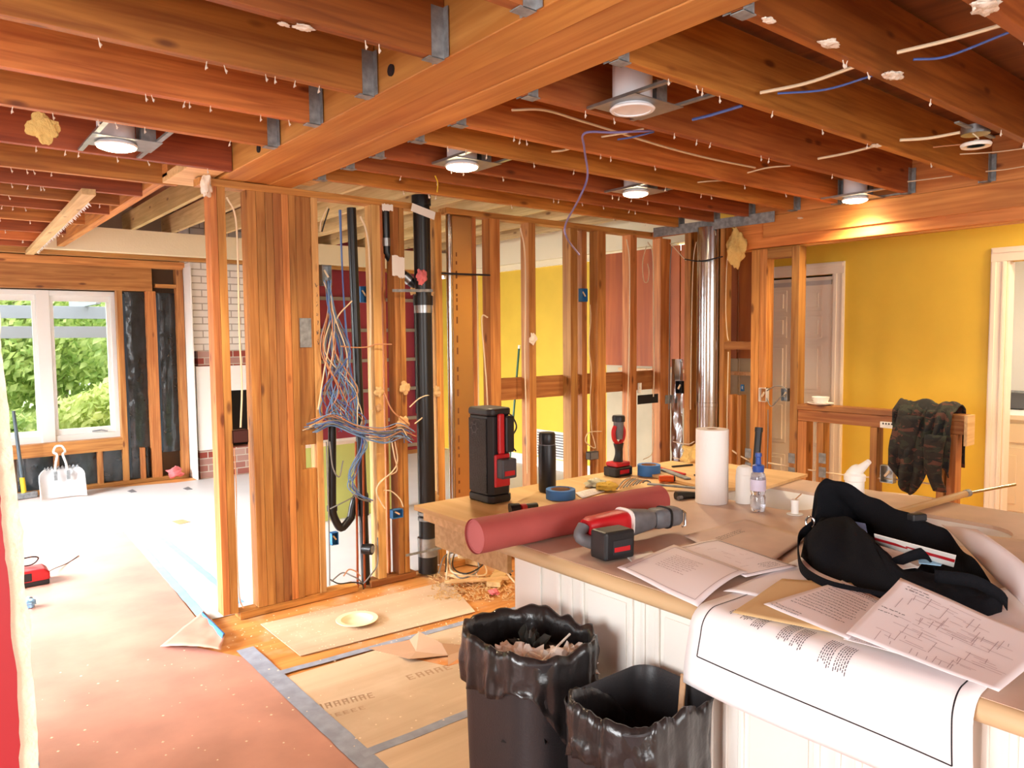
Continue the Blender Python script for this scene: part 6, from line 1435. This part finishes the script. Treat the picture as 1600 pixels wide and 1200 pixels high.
# ================================================================== CAMOUFLAGE JACKET ON THE HALF WALL
yj0, yj1 = at(1402, 700, x=XR).y, at(1495, 700, x=XR).y
def jacket(s, t):   # t: 0 = back hem, ~.3 over the rail, 1 = front hem
    y = yj0+(yj1-yj0)*s
    fold = 0.022*math.sin(s*15+t*4)+0.03*noise.noise(Vector((s*7, t*4, 1)))+.012*noise.noise(Vector((s*18, t*14, 5)))
    L = -0.35+t*(0.35+0.14+0.42+0.10*math.sin(s*7-1.0))
    if L < 0: p = Vector((XR+0.125+fold*.5, y, ZH+0.02+L))
    elif L < 0.14:
        a = L/0.14; p = Vector((XR+0.125-0.155*a, y, ZH+0.03+0.035*math.sin(PI*a)+.5*fold))
    else:
        d = L-0.14; p = Vector((XR-0.035-0.08*min(1, d*4)*(1-.5*s)-abs(fold)*1.3, y+(0.03*(s-.5))*d*2, ZH+0.025-d))
    return p
jk = thing('camo_jacket', (XR, (yj0+yj1)/2, .6), 'camouflage jacket thrown over the end of the half wall', 'jacket')
MB().grid(jacket, 44, 60).build('jacket_body', CAMO, jk, smooth=True, solid=.006, ang=180)
y2 = at(1400, 700, x=XR).y
def sleeve(path, r0_, r1_, seed):
    c = crom(path, 6); n = len(c)
    m = MB(); K = 18; 
    for i, p in enumerate(c):
        rr_ = r0_+(r1_-r0_)*i/(n-1)
        for k in range(K):
            a = 2*PI*k/K; w = 1+.22*noise.noise(Vector((math.cos(a)*1.5, math.sin(a)*1.5+seed, i*.35)))
            m.v.append(p+Vector((.55*rr_*math.cos(a)*w, rr_*math.sin(a)*w, .0)))
    m.f = [[i*K+k, i*K+(k+1) % K, (i+1)*K+(k+1) % K, (i+1)*K+k] for i in range(n-1) for k in range(K)]+[[k for k in range(K)], [(n-1)*K+k for k in range(K)]]
    m.build('sleeve', CAMO, jk, smooth=True, ang=180)
xj = XR-.09
sleeve([at(1425, 650, x=xj), at(1415, 690, x=xj-.01), at(1412, 722, x=xj-.01)], .065, .05, 1)
sleeve([at(1462, 680, x=xj-.02), at(1458, 730, x=xj-.02), at(1468, 768, x=xj-.01)], .06, .035, 5)
fluff('jacket_collar', at(1440, 645, x=XR-.03), .06, CAMO, None, None, 3, (.7, 1.4, .7)).parent = None
bpy.data.objects.remove(bpy.data.objects['jacket_collar'])

# ================================================================== TRASH CANS
def resample(poly, n):
    L = []; tot = 0; m = len(poly)
    for i in range(m):
        a, b = poly[i], poly[(i+1) % m]; d = math.hypot(b[0]-a[0], b[1]-a[1]); L.append((tot, d, a, b)); tot += d
    out = []
    for k in range(n):
        t = tot*k/n
        for (s0, d, a, b) in L:
            if s0 <= t <= s0+d and d > 0: f_ = (t-s0)/d; out.append((a[0]+(b[0]-a[0])*f_, a[1]+(b[1]-a[1])*f_)); break
    return out
def bin_(name, x0, y0, x1, y1, h, label, r=.05, taper=.86):
    cx, cy_ = (x0+x1)/2, (y0+y1)/2; o = thing(name, (cx, cy_, 0.005), label, 'trash can')
    base = rr_poly(x0, y0, x1, y1, r, 6); n = len(base)
    def ring(f_, z): return [Vector((cx+(p[0]-cx)*f_, cy_+(p[1]-cy_)*f_, z)) for p in base]
    m = MB(); lv = [(taper, .006), (taper+.01, .02), (.985, h-.03), (1.0, h-.012), (1.015, h-.004), (1.0, h), (.965, h-.01), (.95, h-.05), (taper-.04, .03)]
    for f_, z in lv: m.v += ring(f_, z)
    for k in range(len(lv)-1):
        for i in range(n): m.f.append([k*n+i, k*n+(i+1) % n, (k+1)*n+(i+1) % n, (k+1)*n+i])
    m.f.append([i for i in range(n)]); m.f.append([(len(lv)-1)*n+i for i in range(n)])
    m.build('bin_body', BINM, o, smooth=True)
    return o, base, cx, cy_, n
def liner(o, x0, y0, x1, y1, h, r, seed, skirt, cover=(0, 1), rise=.01):
    base = resample(rr_poly(x0, y0, x1, y1, r, 12), 150); n = len(base); cx, cy_ = (x0+x1)/2, (y0+y1)/2; m = MB()
    prof = [(.84, -.32), (.88, -.20), (.91, -.09), (.955, -.02), (.99, .012), (1.035, .014), (1.06, -.008), (1.065, -.03)]
    K = 6
    rings = []
    for f_, dz in prof: rings.append(('a', f_, dz))
    for k in range(1, K+1): rings.append(('s', k/K, 0))
    for kind, f_, dz in rings:
        for i, p in enumerate(base):
            a = i/n; d = Vector((p[0]-cx, p[1]-cy_, 0)); nz = noise.noise(Vector((math.cos(2*PI*a)*3.2, math.sin(2*PI*a)*3.2, seed+dz*6+f_)))
            nz2 = noise.noise(Vector((math.cos(2*PI*a)*6, math.sin(2*PI*a)*6, seed+dz*5)))
            if kind == 'a':
                nz3 = .4*noise.noise(Vector((math.cos(2*PI*a)*14, math.sin(2*PI*a)*14, seed+dz*9))); q = Vector((cx, cy_, h+dz))+d*(f_+.045*nz+.03*nz2*(1 if dz > -.1 else 2.5)+.02*nz3); q.z += .018*nz+.005*nz2
            else:
                L = skirt(a); q = Vector((cx, cy_, h-.03-L*f_))+d*(1.065-.03*f_*0+.10*nz2*f_+.12*math.sin(f_*3)*nz+.02*f_+.05*f_*noise.noise(Vector((a*22, f_*2, seed)))); q.z += .02*nz
            m.v.append(q)
    R = len(rings)
    for k in range(R-1):
        for i in range(n): m.f.append([k*n+i, k*n+(i+1) % n, (k+1)*n+(i+1) % n, (k+1)*n+i])
    return m.build('bin_liner', BAGM, o, smooth=True, ang=180, solid=.0012)
H1 = .76
b1 = bin_('trash_can', 1.11, 1.31, 1.385, 1.65, H1, 'tall black trash can with its liner folded all round, nearer the saw', r=.09)[0]
def sk1(a):   # angle fraction: 0 = +x+y corner ... 
    base = .07+.02*math.sin(2*PI*a*3)
    return base + .11*math.exp(-((a-.66)/.05)**2) + .03*math.exp(-((a-.33)/.06)**2)
liner(b1, 1.11, 1.31, 1.385, 1.65, H1, .11, 3, sk1)
H2 = .72
b2 = bin_('trash_can', 1.12, 1.00, 1.425, 1.235, H2, 'lower black trash can with sagging liner, nearest the camera')[0]
def sk2(a): return .06 + .15*math.exp(-((a-.77)/.07)**2) + .05*math.exp(-((a-.32)/.06)**2)
# liner covers the bin but sags at the back, leaving the rim bare
base = resample(rr_poly(1.12, 1.00, 1.425, 1.235, .08, 12), 150); n = len(base); cx, cy_ = 1.2725, 1.1175; m = MB(); h = H2
prof = [(.80, -.34), (.84, -.22), (.90, -.10), (.955, -.02), (.99, .012), (1.04, .014), (1.07, -.012), (1.075, -.04)]
K = 6; rows_ = [('a',)+p for p in prof]+[('s', k/K, 0) for k in range(1, K+1)]
for kind, f_, dz in rows_:
    for i, p in enumerate(base):
        a = i/n; d = Vector((p[0]-cx, p[1]-cy_, 0)); nz = noise.noise(Vector((math.cos(2*PI*a)*3, math.sin(2*PI*a)*3, 7+dz*6+f_))); nz2 = noise.noise(Vector((math.cos(2*PI*a)*9, math.sin(2*PI*a)*9, 5+dz*4)))
        back = math.exp(-((((a-.03+.5) % 1)-.5)/.15)**2)     # sagging zone at the +x+y corner
        if kind == 'a':
            nz3 = .4*noise.noise(Vector((math.cos(2*PI*a)*14, math.sin(2*PI*a)*14, dz*9))); q = Vector((cx, cy_, h+dz))+d*(f_+.05*nz+.05*nz2+.03*nz3); q.z += .018*nz+.012*nz2
            if dz > -.2:
                q = q.lerp(Vector((cx, cy_, h-.16))+d*(.80+.04*nz), back)
        else:
            q = Vector((cx, cy_, h-.04-sk2(a)*f_))+d*(1.075+.10*nz2*f_+.14*math.sin(f_*3)*nz+.05*f_*noise.noise(Vector((a*22, f_*2, 4))))
            q = q.lerp(Vector((cx, cy_, h-.17-.02*f_))+d*.80, back)
        m.v.append(q)
for k in range(len(rows_)-1):
    for i in range(n): m.f.append([k*n+i, k*n+(i+1) % n, (k+1)*n+(i+1) % n, (k+1)*n+i])
m.build('bin_liner', BAGM, b2, smooth=True, ang=180, solid=.0012)
# rubbish in the bins
rk = random.Random(9)
def crumple(nm, c, r, mat, label, cat, seed, sq=(1,1,1)):
    c = Vector(c)
    def fn(s, t):
        a = 2*PI*s; e = PI*t; d = Vector((math.sin(e)*math.cos(a), math.sin(e)*math.sin(a), math.cos(e)))
        k = r*(1+.9*noise.noise(d*3.2+Vector((seed, 0, 0)))+.5*noise.noise(d*7+Vector((0, seed, 0))))
        return c+Vector((d.x*k*sq[0], d.y*k*sq[1], d.z*k*sq[2]))
    return tag(MB().grid(fn, 26, 16, True).build(nm, mat, smooth=True, ang=20), label, cat)
CRP = plain('crumpled_paper', (236, 226, 216), .8)
for i, (x, y, r, lab) in enumerate(((1.21, 1.46, .06, 'crumpled white paper in the taller trash can, left'), (1.25, 1.40, .065, 'crumpled white paper in the taller trash can, front'), (1.31, 1.39, .055, 'crumpled white paper in the taller trash can, right'), (1.20, 1.53, .045, 'crumpled white paper in the taller trash can, back'))):
    crumple('crumpled_paper', (x, y, H1-.065), r, CRP, lab, 'rubbish', i+5, (1, 1, .6))
crumple('plastic_lump', (1.29, 1.52, H1-.08), .055, plain('dark_wrap', (50, 50, 46), .25), 'shiny dark wrapping behind the crumpled papers', 'rubbish', 21)
tag(MB().tube([(1.20, 1.38, H1-.03), (1.34, 1.42, H1-.005)], .003, 8).build('straw', WHT, smooth=True), 'white stick poking out of the taller trash can', 'stick')
crumple('trash_fill', (1.24, 1.47, H1-.20), .09, plain('dark_trash', (34, 32, 32), .5), 'dark rubbish filling the taller trash can below the papers', 'rubbish', 25, (1, 1.3, .9))
tag(MB().prism([(0, 0), (.05, .0), (.035, .045), (.008, .055)], (1.20, 1.10, H2-.115), (.8,.6,0), (-.2,.2,.95), (.6,-.8,0), .02).build('blue_scrap', TAPEB), 'blue scrap lying inside the lower trash can', 'rubbish')
p0, p1 = at(1040, 1085, z=H2-.03), at(1062, 1055, z=H2+.02)
tag(MB().bar(Vector((1.37, 1.075, H2-.06)), Vector((1.40, 1.09, H2+.025)), .014, .01).build('wood_sliver', HANDW, bevel=.002), 'tan wood sliver sticking up at the rim of the lower trash can', 'stick')
